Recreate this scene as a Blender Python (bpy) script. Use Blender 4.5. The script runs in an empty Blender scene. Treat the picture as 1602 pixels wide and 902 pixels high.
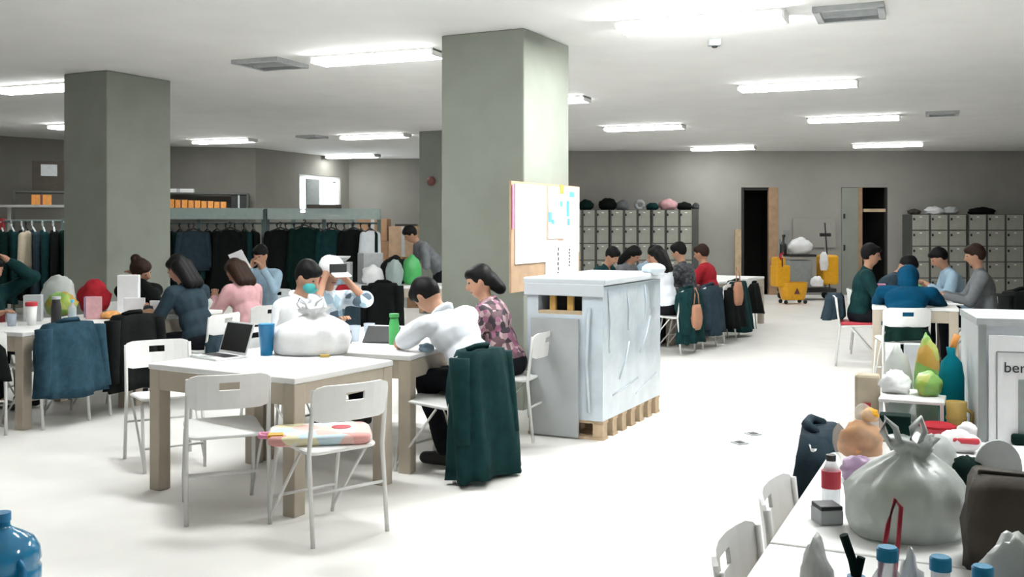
import bpy, bmesh, math, random
from mathutils import Vector, Matrix, Euler, noise
random.seed(7)
S = bpy.context.scene
C = S.collection
PI = math.pi

# ------------------------------------------------------------------ camera, world, exposure
cd = bpy.data.cameras.new('camera'); cam = bpy.data.objects.new('camera', cd); C.objects.link(cam)
cam.location = (0, 0, 1.55); cam.rotation_euler = (PI/2, 0, 0)
cd.sensor_width = 36; cd.lens = 36*1581/1602; cd.shift_y = -99/1602; cd.clip_start = .05
S.camera = cam
w = bpy.data.worlds.new('daylight'); S.world = w; w.use_nodes = True
w.node_tree.nodes['Background'].inputs[0].default_value = (.86, .95, 1, 1)
w.node_tree.nodes['Background'].inputs[1].default_value = 9
S.view_settings.view_transform = 'Standard'; S.view_settings.look = 'None'
S.view_settings.gamma = 1; S.view_settings.use_curve_mapping = False
S.view_settings.exposure = 0.8
LAMP = 17.0           # strength of the fluorescent diffusers
CEIL = 3.2

# ------------------------------------------------------------------ materials
def mat(name, col, rough=.6, var=.08, scale=18, metal=0, emit=0, alpha=1, trans=0, bump=0, coat=0, spec=.5):
    m = bpy.data.materials.new(name); m.use_nodes = True
    nt = m.node_tree; b = nt.nodes['Principled BSDF']
    c = (*col, 1)
    if var:
        tc = nt.nodes.new('ShaderNodeTexCoord'); n = nt.nodes.new('ShaderNodeTexNoise')
        n.inputs['Scale'].default_value = scale; n.inputs['Detail'].default_value = 5
        r = nt.nodes.new('ShaderNodeValToRGB')
        r.color_ramp.elements[0].position = .3; r.color_ramp.elements[1].position = .7
        r.color_ramp.elements[0].color = (*[max(0, x*(1-var)) for x in col], 1)
        r.color_ramp.elements[1].color = (*[min(1, x*(1+var)) for x in col], 1)
        nt.links.new(tc.outputs['Object'], n.inputs['Vector'])
        nt.links.new(n.outputs['Fac'], r.inputs['Fac']); nt.links.new(r.outputs['Color'], b.inputs['Base Color'])
        if bump:
            bp = nt.nodes.new('ShaderNodeBump'); bp.inputs['Strength'].default_value = bump; bp.inputs['Distance'].default_value = .02
            nt.links.new(n.outputs['Fac'], bp.inputs['Height']); nt.links.new(bp.outputs['Normal'], b.inputs['Normal'])
    else:
        b.inputs['Base Color'].default_value = c
    b.inputs['Roughness'].default_value = rough; b.inputs['Metallic'].default_value = metal
    b.inputs['Specular IOR Level'].default_value = spec
    if emit:
        b.inputs['Emission Color'].default_value = c; b.inputs['Emission Strength'].default_value = emit
    b.inputs['Alpha'].default_value = alpha
    b.inputs['Transmission Weight'].default_value = trans
    b.inputs['Coat Weight'].default_value = coat
    return m

def patterned(name, cols, scale, rough=.8, kind='VORONOI'):
    m = bpy.data.materials.new(name); m.use_nodes = True
    nt = m.node_tree; b = nt.nodes['Principled BSDF']
    tc = nt.nodes.new('ShaderNodeTexCoord')
    n = nt.nodes.new('ShaderNodeTexVoronoi' if kind == 'VORONOI' else 'ShaderNodeTexNoise')
    n.inputs['Scale'].default_value = scale
    r = nt.nodes.new('ShaderNodeValToRGB'); r.color_ramp.interpolation = 'CONSTANT'
    for i, c in enumerate(cols):
        p = i/len(cols) if kind == 'VORONOI' else .3+.4*i/len(cols)
        e = r.color_ramp.elements[i] if i < 2 else r.color_ramp.elements.new(p)
        e.position = p; e.color = (*c, 1)
    nt.links.new(tc.outputs['Object'], n.inputs['Vector'])
    if kind == 'VORONOI':
        sp = nt.nodes.new('ShaderNodeSeparateColor'); nt.links.new(n.outputs['Color'], sp.inputs[0]); nt.links.new(sp.outputs[0], r.inputs['Fac'])
    else:
        nt.links.new(n.outputs['Fac'], r.inputs['Fac'])
    nt.links.new(r.outputs['Color'], b.inputs['Base Color']); b.inputs['Roughness'].default_value = rough
    return m

M = {}
M['floor'] = mat('pale_vinyl_floor', (.88, .86, .83), .45, .03, 3)
M['ceil'] = mat('painted_ceiling', (.79, .785, .77), .9, .03, 2)
M['wall'] = mat('painted_wall', (.22, .21, .187), .9, .05, 2)
M['wall_lit'] = mat('painted_wall_lit', (.31, .30, .275), .9, .05, 2)  # wall paint lightened to stand in for stronger light on the right wall
M['pillar'] = mat('pillar_paint', (.25, .262, .228), .85, .06, 3)
M['top'] = mat('white_laminate', (.84, .84, .83), .4, .02)
M['wood_pale'] = mat('pale_beige_laminate', (.47, .41, .33), .5, .06, 9)
M['white'] = mat('white_plastic', (.82, .82, .81), .4, .02)
M['tube'] = mat('white_enamel_tube', (.72, .72, .70), .35, .03)
M['lamp'] = mat('fluorescent_diffuser', (.97, 1, .985), .5, 0, emit=LAMP)
M['lamp_boosted'] = mat('boosted_fluorescent_diffuser', (.97, 1, .985), .5, 0, emit=LAMP*2.2)
M['lamp_hot'] = mat('hot_fluorescent_diffuser', (.97, 1, .985), .5, 0, emit=LAMP*5)
M['black'] = mat('black_plastic', (.015, .016, .017), .5, .1)
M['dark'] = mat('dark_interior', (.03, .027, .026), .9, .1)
M['screen'] = mat('dark_screen', (.012, .014, .014), .18, .05)
M['alu'] = mat('silver_casing', (.75, .76, .77), .35, .03, metal=.3)
M['paper'] = mat('white_paper', (.86, .86, .88), .8, .03)
M['card'] = mat('brown_cardboard', (.36, .21, .12), .85, .12, 8)
M['card2'] = mat('light_cardboard', (.46, .31, .2), .85, .12, 8)
M['orange'] = mat('orange_crate', (.78, .32, .07), .6, .12)
M['wood'] = mat('brown_wood', (.36, .23, .14), .6, .15, 7)
M['wood2'] = mat('pale_pallet_wood', (.5, .38, .25), .8, .15, 9)
M['yellowwood'] = mat('yellow_slat_wood', (.6, .36, .1), .7, .15, 9)
M['locker'] = mat('grey_green_steel', (.34, .34, .295), .5, .08, 6)
M['lockframe'] = mat('dark_steel_edge', (.07, .075, .068), .5, .1)
M['steel'] = mat('teal_grey_steel', (.10, .15, .145), .5, .1)
M['cover'] = mat('clear_rack_cover', (.45, .55, .53), .3, .05, alpha=.55)
M['film'] = mat('shrink_wrap_film', (.55, .62, .68), .16, .1, 5, bump=.5, coat=.6)
M['sheet'] = mat('grey_board', (.40, .42, .43), .7, .06, 6)
M['lid'] = mat('pale_box_lid', (.6, .64, .68), .4, .05, 6)
M['bluec'] = mat('blue_plastic', (.0, .16, .36), .35, .08)
M['bluejug'] = mat('blue_clear_plastic', (.01, .25, .5), .12, .15, 6, trans=.35, coat=.5)
M['cap'] = mat('bright_blue_cap', (.0, .27, .52), .4, .06)
M['ltblue'] = mat('light_blue_plastic', (.1, .5, .75), .35, .05)
M['pet'] = mat('clear_bottle', (.55, .62, .72), .1, .05, alpha=.45)
M['bag'] = mat('white_plastic_bag', (.85, .85, .86), .35, .04, 9, alpha=.95, bump=.3)
M['tbag'] = mat('translucent_carrier_bag', (.62, .66, .64), .3, .16, 7, alpha=.76, bump=.5)
M['clear'] = mat('clear_film', (.75, .72, .68), .2, .1, 9, alpha=.3, bump=.4)
M['green'] = mat('green_plastic', (.06, .36, .1), .4, .1)
M['greenbag'] = patterned('green_yellow_bag', [(.3, .42, .06), (.22, .42, .1), (.42, .46, .12), (.5, .3, .06)], 14, .45)
M['teal'] = mat('teal_fabric', (.0, .17, .22), .7, .1, spec=.12)
M['yellow'] = mat('yellow_plastic', (.82, .40, .01), .45, .08)
M['mustard'] = mat('mustard_cup', (.5, .35, .09), .5, .1)
M['red'] = mat('red_plastic', (.5, .03, .05), .5, .1)
M['pink'] = mat('pink_plastic', (.7, .25, .4), .5, .1)
M['purple'] = mat('purple_wrapper', (.4, .27, .42), .4, .15)
M['food'] = mat('orange_snack', (.7, .33, .1), .6, .25, 30)
M['brown'] = mat('brown_paper_bag', (.05, .04, .03), .8, .15, 12, bump=.3)
M['beige'] = mat('beige_paper', (.5, .43, .32), .8, .08)
M['grey'] = mat('grey_plastic', (.28, .30, .30), .6, .08)
M['mid'] = mat('mid_grey', (.45, .47, .48), .6, .08)
M['ink'] = mat('dark_ink', (.03, .035, .04), .8, .1)
M['blueink'] = mat('blue_print', (.1, .35, .6), .8, .1)
M['skin'] = mat('skin', (.42, .22, .14), .55, .06, 10)
M['skin2'] = mat('pale_skin', (.55, .33, .24), .55, .06, 10)
M['hair'] = mat('black_hair', (.006, .006, .006), .55, .3, 60, spec=.12)
M['hair2'] = mat('brown_hair', (.03, .016, .011), .55, .3, 60, spec=.12)
M['mask'] = mat('turquoise_mask', (.06, .38, .38), .8, .05)
M['shirtw'] = mat('white_shirt', (.76, .79, .84), .8, .05, 10, bump=.2, spec=.12)
M['navy'] = mat('dark_trousers', (0.009, 0.01, 0.0135), .85, .2, 14, spec=.12)
M['jteal'] = mat('dark_teal_cloth', (0.007, 0.034, 0.036), .85, .2, 14, bump=.3, spec=.12)
M['jblack'] = mat('black_cloth', (0.006, 0.0075, 0.007), .85, .2, 14, bump=.3, spec=.12)
M['jdenim'] = mat('denim_blue_cloth', (0.0225, 0.0575, 0.085), .85, .2, 16, bump=.4, spec=.12)
M['jgrey'] = mat('grey_cloth', (.16, .17, .18), .85, .15, 14, bump=.3, spec=.12)
M['jslate'] = mat('slate_blue_cloth', (0.025, 0.0425, 0.0575), .85, .15, 14, bump=.3, spec=.12)
M['jpink'] = mat('pink_cloth', (.62, .36, .38), .85, .1, 14, bump=.2, spec=.12)
M['jred'] = mat('red_cloth', (.36, .02, .03), .85, .12, 14, spec=.12)
M['jblue'] = mat('blue_hood_cloth', (0.0, 0.05, 0.11), .85, .12, 14, spec=.12)
M['jlight'] = mat('light_blue_shirt', (.30, .42, .52), .85, .1, 14, spec=.12)
M['jgreen'] = mat('deep_green_cloth', (0.003, 0.017, 0.014), .85, .2, 14, spec=.12)
M['jplaid'] = patterned('dark_check_cloth', [(.02, .025, .03), (.06, .065, .07), (.03, .03, .04), (.09, .09, .1)], 40)
M['floral'] = patterned('pink_black_blouse', [(.38, .24, .27), (.14, .08, .1), (.5, .36, .38), (.05, .04, .05), (.3, .12, .2)], 26)
M['cushion'] = patterned('printed_bag', [(.8, .78, .72), (.75, .5, .45), (.55, .68, .74), (.8, .74, .5), (.85, .83, .8), (.7, .35, .32)], 9)
M['bluespot'] = patterned('blue_white_shirt', [(.6, .68, .75), (.35, .5, .6), (.7, .75, .8), (.1, .15, .2)], 16)
M['tan'] = mat('tan_leather', (.42, .2, .12), .6, .1)
M['redmetal'] = mat('red_post', (.35, .03, .04), .5, .1)
M['maroon'] = mat('reddish_brown_bell', (.16, .05, .04), .5, .1)
M['hanger'] = mat('pale_hanger', (.7, .75, .78), .4, .05)

# ------------------------------------------------------------------ mesh builder
class MB:
    def __init__(s): s.v = []; s.f = []
    def add(s, vs, fs):
        o = len(s.v); s.v += [tuple(x) for x in vs]; s.f += [tuple(i+o for i in f) for f in fs]; return s
    def box(s, c, d, rz=0, M3=None):
        hx, hy, hz = d[0]/2, d[1]/2, d[2]/2
        vs = [Vector((x*hx, y*hy, z*hz)) for z in (-1, 1) for y in (-1, 1) for x in (-1, 1)]
        R = M3 if M3 is not None else Matrix.Rotation(rz, 3, 'Z')
        vs = [R @ v + Vector(c) for v in vs]
        return s.add(vs, [(0, 2, 3, 1), (4, 5, 7, 6), (0, 1, 5, 4), (1, 3, 7, 5), (3, 2, 6, 7), (2, 0, 4, 6)])
    def ell(s, c, r, M3=None, n=12, m=8):
        R = M3 if M3 is not None else Matrix.Identity(3); c = Vector(c)
        vs = [R @ Vector((0, 0, -r[2])) + c]
        for j in range(1, m):
            a = -PI/2 + PI*j/m
            for i in range(n):
                t = 2*PI*i/n
                vs.append(R @ Vector((r[0]*math.cos(a)*math.cos(t), r[1]*math.cos(a)*math.sin(t), r[2]*math.sin(a))) + c)
        vs.append(R @ Vector((0, 0, r[2])) + c)
        fs = []
        for i in range(n):
            k = (i+1) % n
            fs.append((0, 1+k, 1+i))
            for j in range(m-2): fs.append((1+j*n+i, 1+j*n+k, 1+(j+1)*n+k, 1+(j+1)*n+i))
            fs.append((1+(m-2)*n+i, 1+(m-2)*n+k, len(vs)-1))
        return s.add(vs, fs)
    def cap(s, a, ra, b, rb, n=10, round_=True):
        a = Vector(a); b = Vector(b); d = b-a
        if d.length < 1e-5: d = Vector((0, 0, 1e-4))
        L = d.normalized(); u = L.orthogonal().normalized(); w_ = L.cross(u)
        rings = []
        if round_:
            for k in (3, 2, 1): t = k*PI/2/3.4; rings.append((a - L*ra*math.sin(t), ra*math.cos(t)))
        rings += [(a, ra), (b, rb)]
        if round_:
            for k in (1, 2, 3): t = k*PI/2/3.4; rings.append((b + L*rb*math.sin(t), rb*math.cos(t)))
        vs = [p + (u*math.cos(2*PI*i/n) + w_*math.sin(2*PI*i/n))*r for p, r in rings for i in range(n)]
        fs = [(j*n+i, j*n+(i+1) % n, (j+1)*n+(i+1) % n, (j+1)*n+i) for j in range(len(rings)-1) for i in range(n)]
        fs.append(tuple(reversed(range(n)))); fs.append(tuple(range((len(rings)-1)*n, len(rings)*n)))
        return s.add(vs, fs)
    def tube(s, pts, r, n=8):
        for a, b in zip(pts, pts[1:]): s.cap(a, r, b, r, n)
        return s
    def path(s, pts, r, n=8):                     # one continuous tube
        pts = [Vector(p) for p in pts]; vs = []
        for i, p in enumerate(pts):
            d = (pts[min(i+1, len(pts)-1)] - pts[max(i-1, 0)]).normalized()
            ref = Vector((0, 0, 1)) if abs(d.z) < .9 else Vector((1, 0, 0))
            u = d.cross(ref).normalized(); w_ = d.cross(u)
            vs += [p + (u*math.cos(2*PI*k/n)+w_*math.sin(2*PI*k/n))*r for k in range(n)]
        fs = [(j*n+i, j*n+(i+1) % n, (j+1)*n+(i+1) % n, (j+1)*n+i) for j in range(len(pts)-1) for i in range(n)]
        fs.append(tuple(reversed(range(n)))); fs.append(tuple(range((len(pts)-1)*n, len(pts)*n)))
        return s.add(vs, fs)
    def lathe(s, prof, c=(0, 0, 0), n=20):
        c = Vector(c); vs = [Vector((r*math.cos(2*PI*i/n), r*math.sin(2*PI*i/n), z)) + c for r, z in prof for i in range(n)]
        fs = [(j*n+i, j*n+(i+1) % n, (j+1)*n+(i+1) % n, (j+1)*n+i) for j in range(len(prof)-1) for i in range(n)]
        fs.append(tuple(reversed(range(n)))); fs.append(tuple(range((len(prof)-1)*n, len(prof)*n)))
        return s.add(vs, fs)
    def loft(s, rings):
        n = len(rings[0]); vs = [p for r in rings for p in r]
        fs = [(j*n+i, j*n+(i+1) % n, (j+1)*n+(i+1) % n, (j+1)*n+i) for j in range(len(rings)-1) for i in range(n)]
        fs.append(tuple(reversed(range(n)))); fs.append(tuple(range((len(rings)-1)*n, len(rings)*n)))
        return s.add(vs, fs)
    def mesh(s, name='m'):
        me = bpy.data.meshes.new(name); me.from_pydata(s.v, [], s.f); me.update()
        bm = bmesh.new(); bm.from_mesh(me); bmesh.ops.recalc_face_normals(bm, faces=bm.faces); bm.to_mesh(me); bm.free()
        return me
    def obj(s, name, m, parent=None, smooth=False, bevel=0, loc=None, rz=None, seg=2):
        return link(name, s.mesh(name), m, parent, smooth, bevel, loc, rz, seg)

def link(name, me, m, parent=None, smooth=False, bevel=0, loc=None, rz=None, seg=2):
    if m is not None and not me.materials: me.materials.append(M[m] if isinstance(m, str) else m)
    if smooth:
        me.polygons.foreach_set('use_smooth', [True]*len(me.polygons))
    o = bpy.data.objects.new(name, me); C.objects.link(o)
    if parent: o.parent = parent
    if loc is not None: o.location = loc
    if rz is not None: o.rotation_euler = (0, 0, rz)
    if bevel:
        b = o.modifiers.new('bevel', 'BEVEL'); b.width = bevel; b.segments = seg; b.limit_method = 'ANGLE'
    return o

def tag(o, label, cat, group=None):
    o['label'] = label; o['category'] = cat
    if group: o['group'] = group
    return o
def thing(name, label, cat, loc=(0, 0, 0), rz=0, group=None):
    o = bpy.data.objects.new(name, None); C.objects.link(o); o.empty_display_size = .1
    o.location = loc; o.rotation_euler = (0, 0, rz)
    return tag(o, label, cat, group)
def struct(o): o['kind'] = 'structure'; return o
def dup(root, loc, rz, label, group=None):
    r = root.copy(); C.objects.link(r); r.location = loc; r.rotation_euler = (0, 0, rz); r['label'] = label
    if group: r['group'] = group
    elif 'group' in r: del r['group']
    for ch in list(root.children):
        c = ch.copy(); C.objects.link(c); c.parent = r
        for g in ch.children:
            d = g.copy(); C.objects.link(d); d.parent = c
    return r
def face(d): return math.atan2(-d[0], d[1])       # local +Y looks along d
def rot2(x, y, rz): return (x*math.cos(rz)-y*math.sin(rz), x*math.sin(rz)+y*math.cos(rz))

def relax(me, voxel, it=3, fold=0, seed=0):
    """voxel-union of overlapping closed pieces into one continuous skin"""
    o = bpy.data.objects.new('tmp', me); C.objects.link(o)
    r = o.modifiers.new('r', 'REMESH'); r.mode = 'VOXEL'; r.voxel_size = voxel
    sm = o.modifiers.new('s', 'SMOOTH'); sm.factor = .5; sm.iterations = it
    dg = bpy.context.evaluated_depsgraph_get(); dg.update()
    out = bpy.data.meshes.new_from_object(o.evaluated_get(dg), depsgraph=dg)
    bpy.data.objects.remove(o); bpy.data.meshes.remove(me)
    if fold:
        ns = [v.normal.copy() for v in out.vertices]
        for v, n in zip(out.vertices, ns):
            p = v.co*9 + Vector((seed, 0, 0)); v.co += n*fold*noise.noise(Vector((p.x, p.y, p.z*.6)))
    out.materials.clear()
    return out

# ------------------------------------------------------------------ the room
def wall_piece(name, a, b, z0=0, z1=CEIL, th=.15, m='wall'):
    a = Vector((*a, 0)); b = Vector((*b, 0)); d = b-a; n = Vector((-d.y, d.x, 0)).normalized()
    c = (a+b)/2 + n*th/2
    return (c + Vector((0, 0, (z0+z1)/2)), (d.length, th, z1-z0), math.atan2(d.y, d.x))
def wall(name, segs, m='wall'):                   # segs: (a, b, z0, z1); outside lies to the left of a->b
    mb = MB()
    for a, b, z0, z1 in segs:
        c, d, r = wall_piece(name, a, b, z0, z1); mb.box(c, d, r)
    return struct(mb.obj(name, m))
X0, X1, Y0, YB = -11.5, 14.5, -4.0, 22.5
struct(MB().box((1.5, 10.6, -.05), (26.6, 29.9, .1)).obj('floor', 'floor'))
struct(MB().box((1.5, 10.6, CEIL+.05), (26.6, 29.9, .1)).obj('ceiling', 'ceil'))
wall('wall_front', [((X1, Y0), (X0, Y0), 0, CEIL)])
wall('wall_left', [((X0, Y0), (X0, 16.4), 0, CEIL), ((X0, 16.4), (-7.2, 21.2), 0, CEIL), ((-7.2, 21.2), (-5.48, 21.6), 0, CEIL)])
wa, wb = Vector((-5.48, 21.6)), Vector((-4.05, 25.1))
def on(t): p = wa+(wb-wa)*t; return (p.x, p.y)
WT0, WT1 = .43, .90
# left back wall with the window opening
wall('wall_side', [(on(0), on(WT0), 0, CEIL), (on(WT0), on(WT1), 0, 1.75), (on(WT0), on(WT1), 2.72, CEIL), (on(WT1), on(1), 0, CEIL)])
wall('wall_back', [((-4.05, 25.1), (-.6, 25.1), 0, CEIL), ((-.6, 25.1), (-.6, YB), 0, CEIL)])
D1 = (5.11, 5.92); D2 = (7.33, 8.36); DH = 2.39
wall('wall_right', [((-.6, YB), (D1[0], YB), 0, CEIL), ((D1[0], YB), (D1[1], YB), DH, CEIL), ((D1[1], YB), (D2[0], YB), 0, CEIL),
                    ((D2[0], YB), (D2[1], YB), DH, CEIL), ((D2[1], YB), (X1, YB), 0, CEIL)], 'wall_lit')
wall('wall_end', [((X1, YB), (X1, Y0), 0, CEIL)])
# window
wr = math.atan2(wb.y-wa.y, wb.x-wa.x); wc = Vector(on((WT0+WT1)/2)); wl = (wb-wa).length*(WT1-WT0)
win = thing('window_1', 'x', 'x', (wc.x, wc.y, 1.75), wr); del win['label']; del win['category']; struct(win)
f = MB(); h = .97
f.box((-wl/2+.04, .07, h/2), (.08, .1, h)); f.box((wl/2-.04, .07, h/2), (.08, .1, h)); f.box((0, .07, .03), (wl, .1, .06)); f.box((0, .07, h-.03), (wl, .1, .06)); f.box((-.16, .07, h/2), (.05, .08, h))
f.obj('window_frame', 'white', win)
MB().box((.21, .08, h/2), (wl-.5, .008, h-.1)).obj('pane', mat('window_glass', (.9, .95, 1), .05, 0, trans=1, alpha=.35), win)
pl = MB(); pl.box((-.42, -.05, .44), (.56, .05, .88)); pl.obj('shutter_panel', 'grey', win, bevel=.1, seg=4)
MB().box((.55, .0, h-.14), (.14, .05, .05)).obj('window_catch', 'grey', win)
# door openings, each with a short passage coloured dark for the unlit room beyond
def doorway(n, x0, x1, extra):
    d = thing('door_%d' % n, 'x', 'x', ((x0+x1)/2, YB, 0)); del d['label']; del d['category']; struct(d)
    wd = x1-x0
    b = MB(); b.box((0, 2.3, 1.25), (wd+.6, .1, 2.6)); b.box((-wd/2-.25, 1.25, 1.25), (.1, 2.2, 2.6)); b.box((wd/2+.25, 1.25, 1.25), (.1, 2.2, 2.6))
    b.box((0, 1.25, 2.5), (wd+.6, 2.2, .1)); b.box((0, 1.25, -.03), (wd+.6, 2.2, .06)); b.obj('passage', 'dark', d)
    extra(d, wd)
def ex1(d, wd):
    MB().box((wd/2-.1, .06, DH/2), (.2, .14, DH)).obj('jamb', 'wood', d, bevel=.01)
    MB().box((-wd/2+.02, .0, DH/2), (.05, .1, DH)).obj('jamb', 'dark', d)
    MB().box((0, .09, DH-.03), (wd, .1, .06)).obj('lintel', 'dark', d)
def ex2(d, wd):
    lf = MB().box((-wd/2+.18, -.02, DH/2), (.36, .05, DH-.02)).obj('door_leaf', 'pillar', d, bevel=.005)
    MB().box((-wd/2+.05, -.06, 1.05), (.03, .04, .12)).obj('door_handle', 'black', lf)
    MB().box((-wd/2+.05, -.06, 1.75), (.03, .04, .1)).obj('hinge', 'black', lf)
    MB().box((-wd/2+.42, .06, DH/2), (.11, .12, DH)).obj('jamb', 'wood', d, bevel=.01)
    MB().box((wd/2-.26, .07, 1.88), (.52, .08, .07)).obj('transom', 'wood2', d)
    MB().box((wd/2-.015, .06, DH/2), (.03, .12, DH)).obj('jamb', 'dark', d)
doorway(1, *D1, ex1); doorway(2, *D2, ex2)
tag(MB().box((0, 0, .73), (.14, .03, 1.46)).obj('wooden_board', 'wood2', None, bevel=.004, loc=(5.02, 22.44, 0)), 'narrow plain wooden board leaning at the left edge of the dark doorway', 'board')
# pillars (left-far faces along v, right faces along u)
u0 = Vector((.4465, .895)); v0 = Vector((-.895, .4465))
def pillar(n, corner, a, b):
    c = Vector(corner)+v0*a/2+u0*b/2
    o = MB().box((c.x, c.y, CEIL/2), (a, b, CEIL), math.atan2(-v0.y, -v0.x)).obj('trim_%d' % n, 'pillar', None, bevel=.012)
    o['label'] = ['', 'large square pillar near the middle with the notice board', 'square pillar at left behind the study tables', 'farther square pillar half hidden by the big one'][n]
    return struct(o)
pillar(1, (.10, 8.45), .80, .949); pillar(2, (-4.31, 10.75), .66, .907); pillar(3, (-.92, 17.44), .8, .9)

# ------------------------------------------------------------------ ceiling fittings
def make_light():
    t = thing('ceiling_light', '', 'light')
    b = MB(); b.box((0, 0, -.012), (1.34, .30, .024)); b.box((-.66, 0, -.04), (.02, .30, .06)); b.box((.66, 0, -.04), (.02, .30, .06)); b.obj('housing', 'white', t)
    MB().box((0, 0, -.045), (1.30, .27, .042)).obj('diffuser', 'lamp', t)
    return t
LR = math.radians(-22)
lights = [(1.5, 8.05, 'long fluorescent ceiling light nearest the camera, right of the big pillar'), (3.32, 11.75, 'fluorescent ceiling light over the open floor, second from the camera'),
 (2.2, 16.8, 'fluorescent ceiling light just right of the big pillar, above the left lockers'), (5.2, 15.4, 'fluorescent ceiling light beside the faint ceiling vent'), (4.45, 21.3, 'fluorescent ceiling light near the back wall left of the doorways'),
 (7.6, 20.45, 'fluorescent ceiling light near the back wall above the second doorway'), (-1.3, 9.75, 'bright fluorescent ceiling light touching the left side of the big pillar'), (-2.5, 18.45, 'fluorescent ceiling light left of the farther pillar, higher of two'),
 (-3.75, 23.8, 'fluorescent ceiling light deepest in the room above the window wall'), (-5.55, 19.5, 'small-looking fluorescent ceiling light right of the left pillar'), (-5.55, 11.95, 'fluorescent ceiling light cut off by the left pillar'),
 (-6.95, 16.45, 'fluorescent ceiling light almost hidden behind the left pillar'), (.35, 13.2, 'fluorescent ceiling light poking out right behind the big pillar')]
added_lights = [(-1.5, 6.3), (-7.6, 6.5), (2.2, 3.4)]  # unseen lamps, added to deepen the table shadows and lift the foreground
L0 = None
for i, (x, y, lb) in enumerate(lights):
    if not L0: L0 = make_light(); L0.location = (x, y, CEIL); L0.rotation_euler = (0, 0, LR); L0['label'] = lb
    else: dup(L0, (x, y, CEIL), LR, lb)
for x, y in added_lights: dup(L0, (x, y, CEIL), LR, 'added fluorescent ceiling light out of view above the near tables', 'added ceiling lights outside the frame')
boosted = [(1.5, 8.05), (-1.3, 9.75), (-1.5, 6.3), (2.2, 3.4)]
for o in list(C.objects):                       # two lamps by the big pillar and two added ones get boosted emission
    if o.name.startswith('diffuser') and any(abs(o.parent.location.x-a)+abs(o.parent.location.y-b) < .05 for a, b in boosted):
        o.data = o.data.copy(); o.data.materials.clear(); o.data.materials.append(M['lamp_hot' if o.parent.location.y > 8 and o.parent.location.x > 0 else 'lamp_boosted'])
def vent(x, y, s, lb, rz=LR, m='mid'):
    t = thing('ceiling_vent', lb, 'vent', (x, y, CEIL), rz)
    b = MB()
    for k in (-1, 1): b.box((k*s/2, 0, -.02), (.05, s, .04)); b.box((0, k*s/2, -.02), (s+.05, .05, .04))
    b.obj('frame', m, t)
    MB().box((0, 0, -.006), (s, s, .012)).obj('backing', 'dark', t)
    sm = None
    for k in range(5):
        if sm is None: sm = MB().box((0, 0, 0), (s-.06, s*.1, .012)).mesh('slat')
        o = link('slat', sm, m, t, loc=(0, -s*.36+k*s*.14, -.02)); o.rotation_euler = (.5, 0, 0)
    return t
vent(2.6, 7.78, .46, 'square ceiling vent with a dark slot at the top right')
vent(6.3, 14.8, .4, 'faint narrow ceiling vent right of a ceiling light')
vent(-2.45, 10.25, .5, 'ceiling vent left of the bright light by the big pillar')
vent(-3.7, 18.7, .38, 'small dim ceiling vent above the clothes racks')
t = thing('smoke_detector', 'small grey box hanging from the ceiling below the nearest light', 'detector', (1.8, 8.98, CEIL))
MB().box((0, 0, -.03), (.11, .09, .06)).obj('body', 'grey', t, bevel=.01); MB().lathe([(.02, -.075), (.03, -.06)]).obj('sensor', 'black', t)
t = thing('alarm_bell', 'small round reddish-brown alarm bell on the farther pillar', 'bell', (-1.41, 17.67, 2.32), math.atan2(v0.y, v0.x)+PI)
b = MB().lathe([(.085, 0), (.085, .02), (.06, .05), (.01, .06)]); o = b.obj('gong', 'maroon', t, smooth=True); o.rotation_euler = (PI/2, 0, 0)
MB().box((0, .0, -.0), (.05, .03, .2)).obj('bracket', 'grey', t)

# ------------------------------------------------------------------ tables and chairs
def make_table(label, loc, rz, lx, ly, group=None, m_top='top', h=.74, leg=.085):
    """origin at near corner; lx along local x, ly along local y"""
    t = thing('table', label, 'table', (*loc, 0), rz, group)
    MB().box((lx/2, ly/2, h-.017), (lx, ly, .034)).obj('tabletop', m_top, t, bevel=.006)
    a = .115; hh = h-.034-a/2
    for c, d in (((lx/2, .02, hh), (lx-2*leg, .025, a)), ((lx/2, ly-.02, hh), (lx-2*leg, .025, a)), ((.02, ly/2, hh), (.025, ly-2*leg, a)), ((lx-.02, ly/2, hh), (.025, ly-2*leg, a))):
        MB().box(c, d).obj('apron', 'wood_pale', t)
    lm = MB().box((0, 0, (h-.034)/2), (leg, leg, h-.034)).mesh('leg')
    for x in (leg/2+.004, lx-leg/2-.004):
        for y in (leg/2+.004, ly-leg/2-.004): link('leg', lm, 'wood_pale', t, bevel=.006, loc=(x, y, 0))
    return t
def table_uv(label, corner, ang, along, left, **k):
    """near-right corner given; runs 'along' deeper at ang degrees right of +Y, and 'left' to the left"""
    a = math.radians(ang); u = Vector((math.sin(a), math.cos(a))); v = Vector((-math.cos(a), math.sin(a)))
    p = Vector(corner) + v*left
    return make_table(label, (p.x, p.y), -a, left, along, **k)

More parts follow.
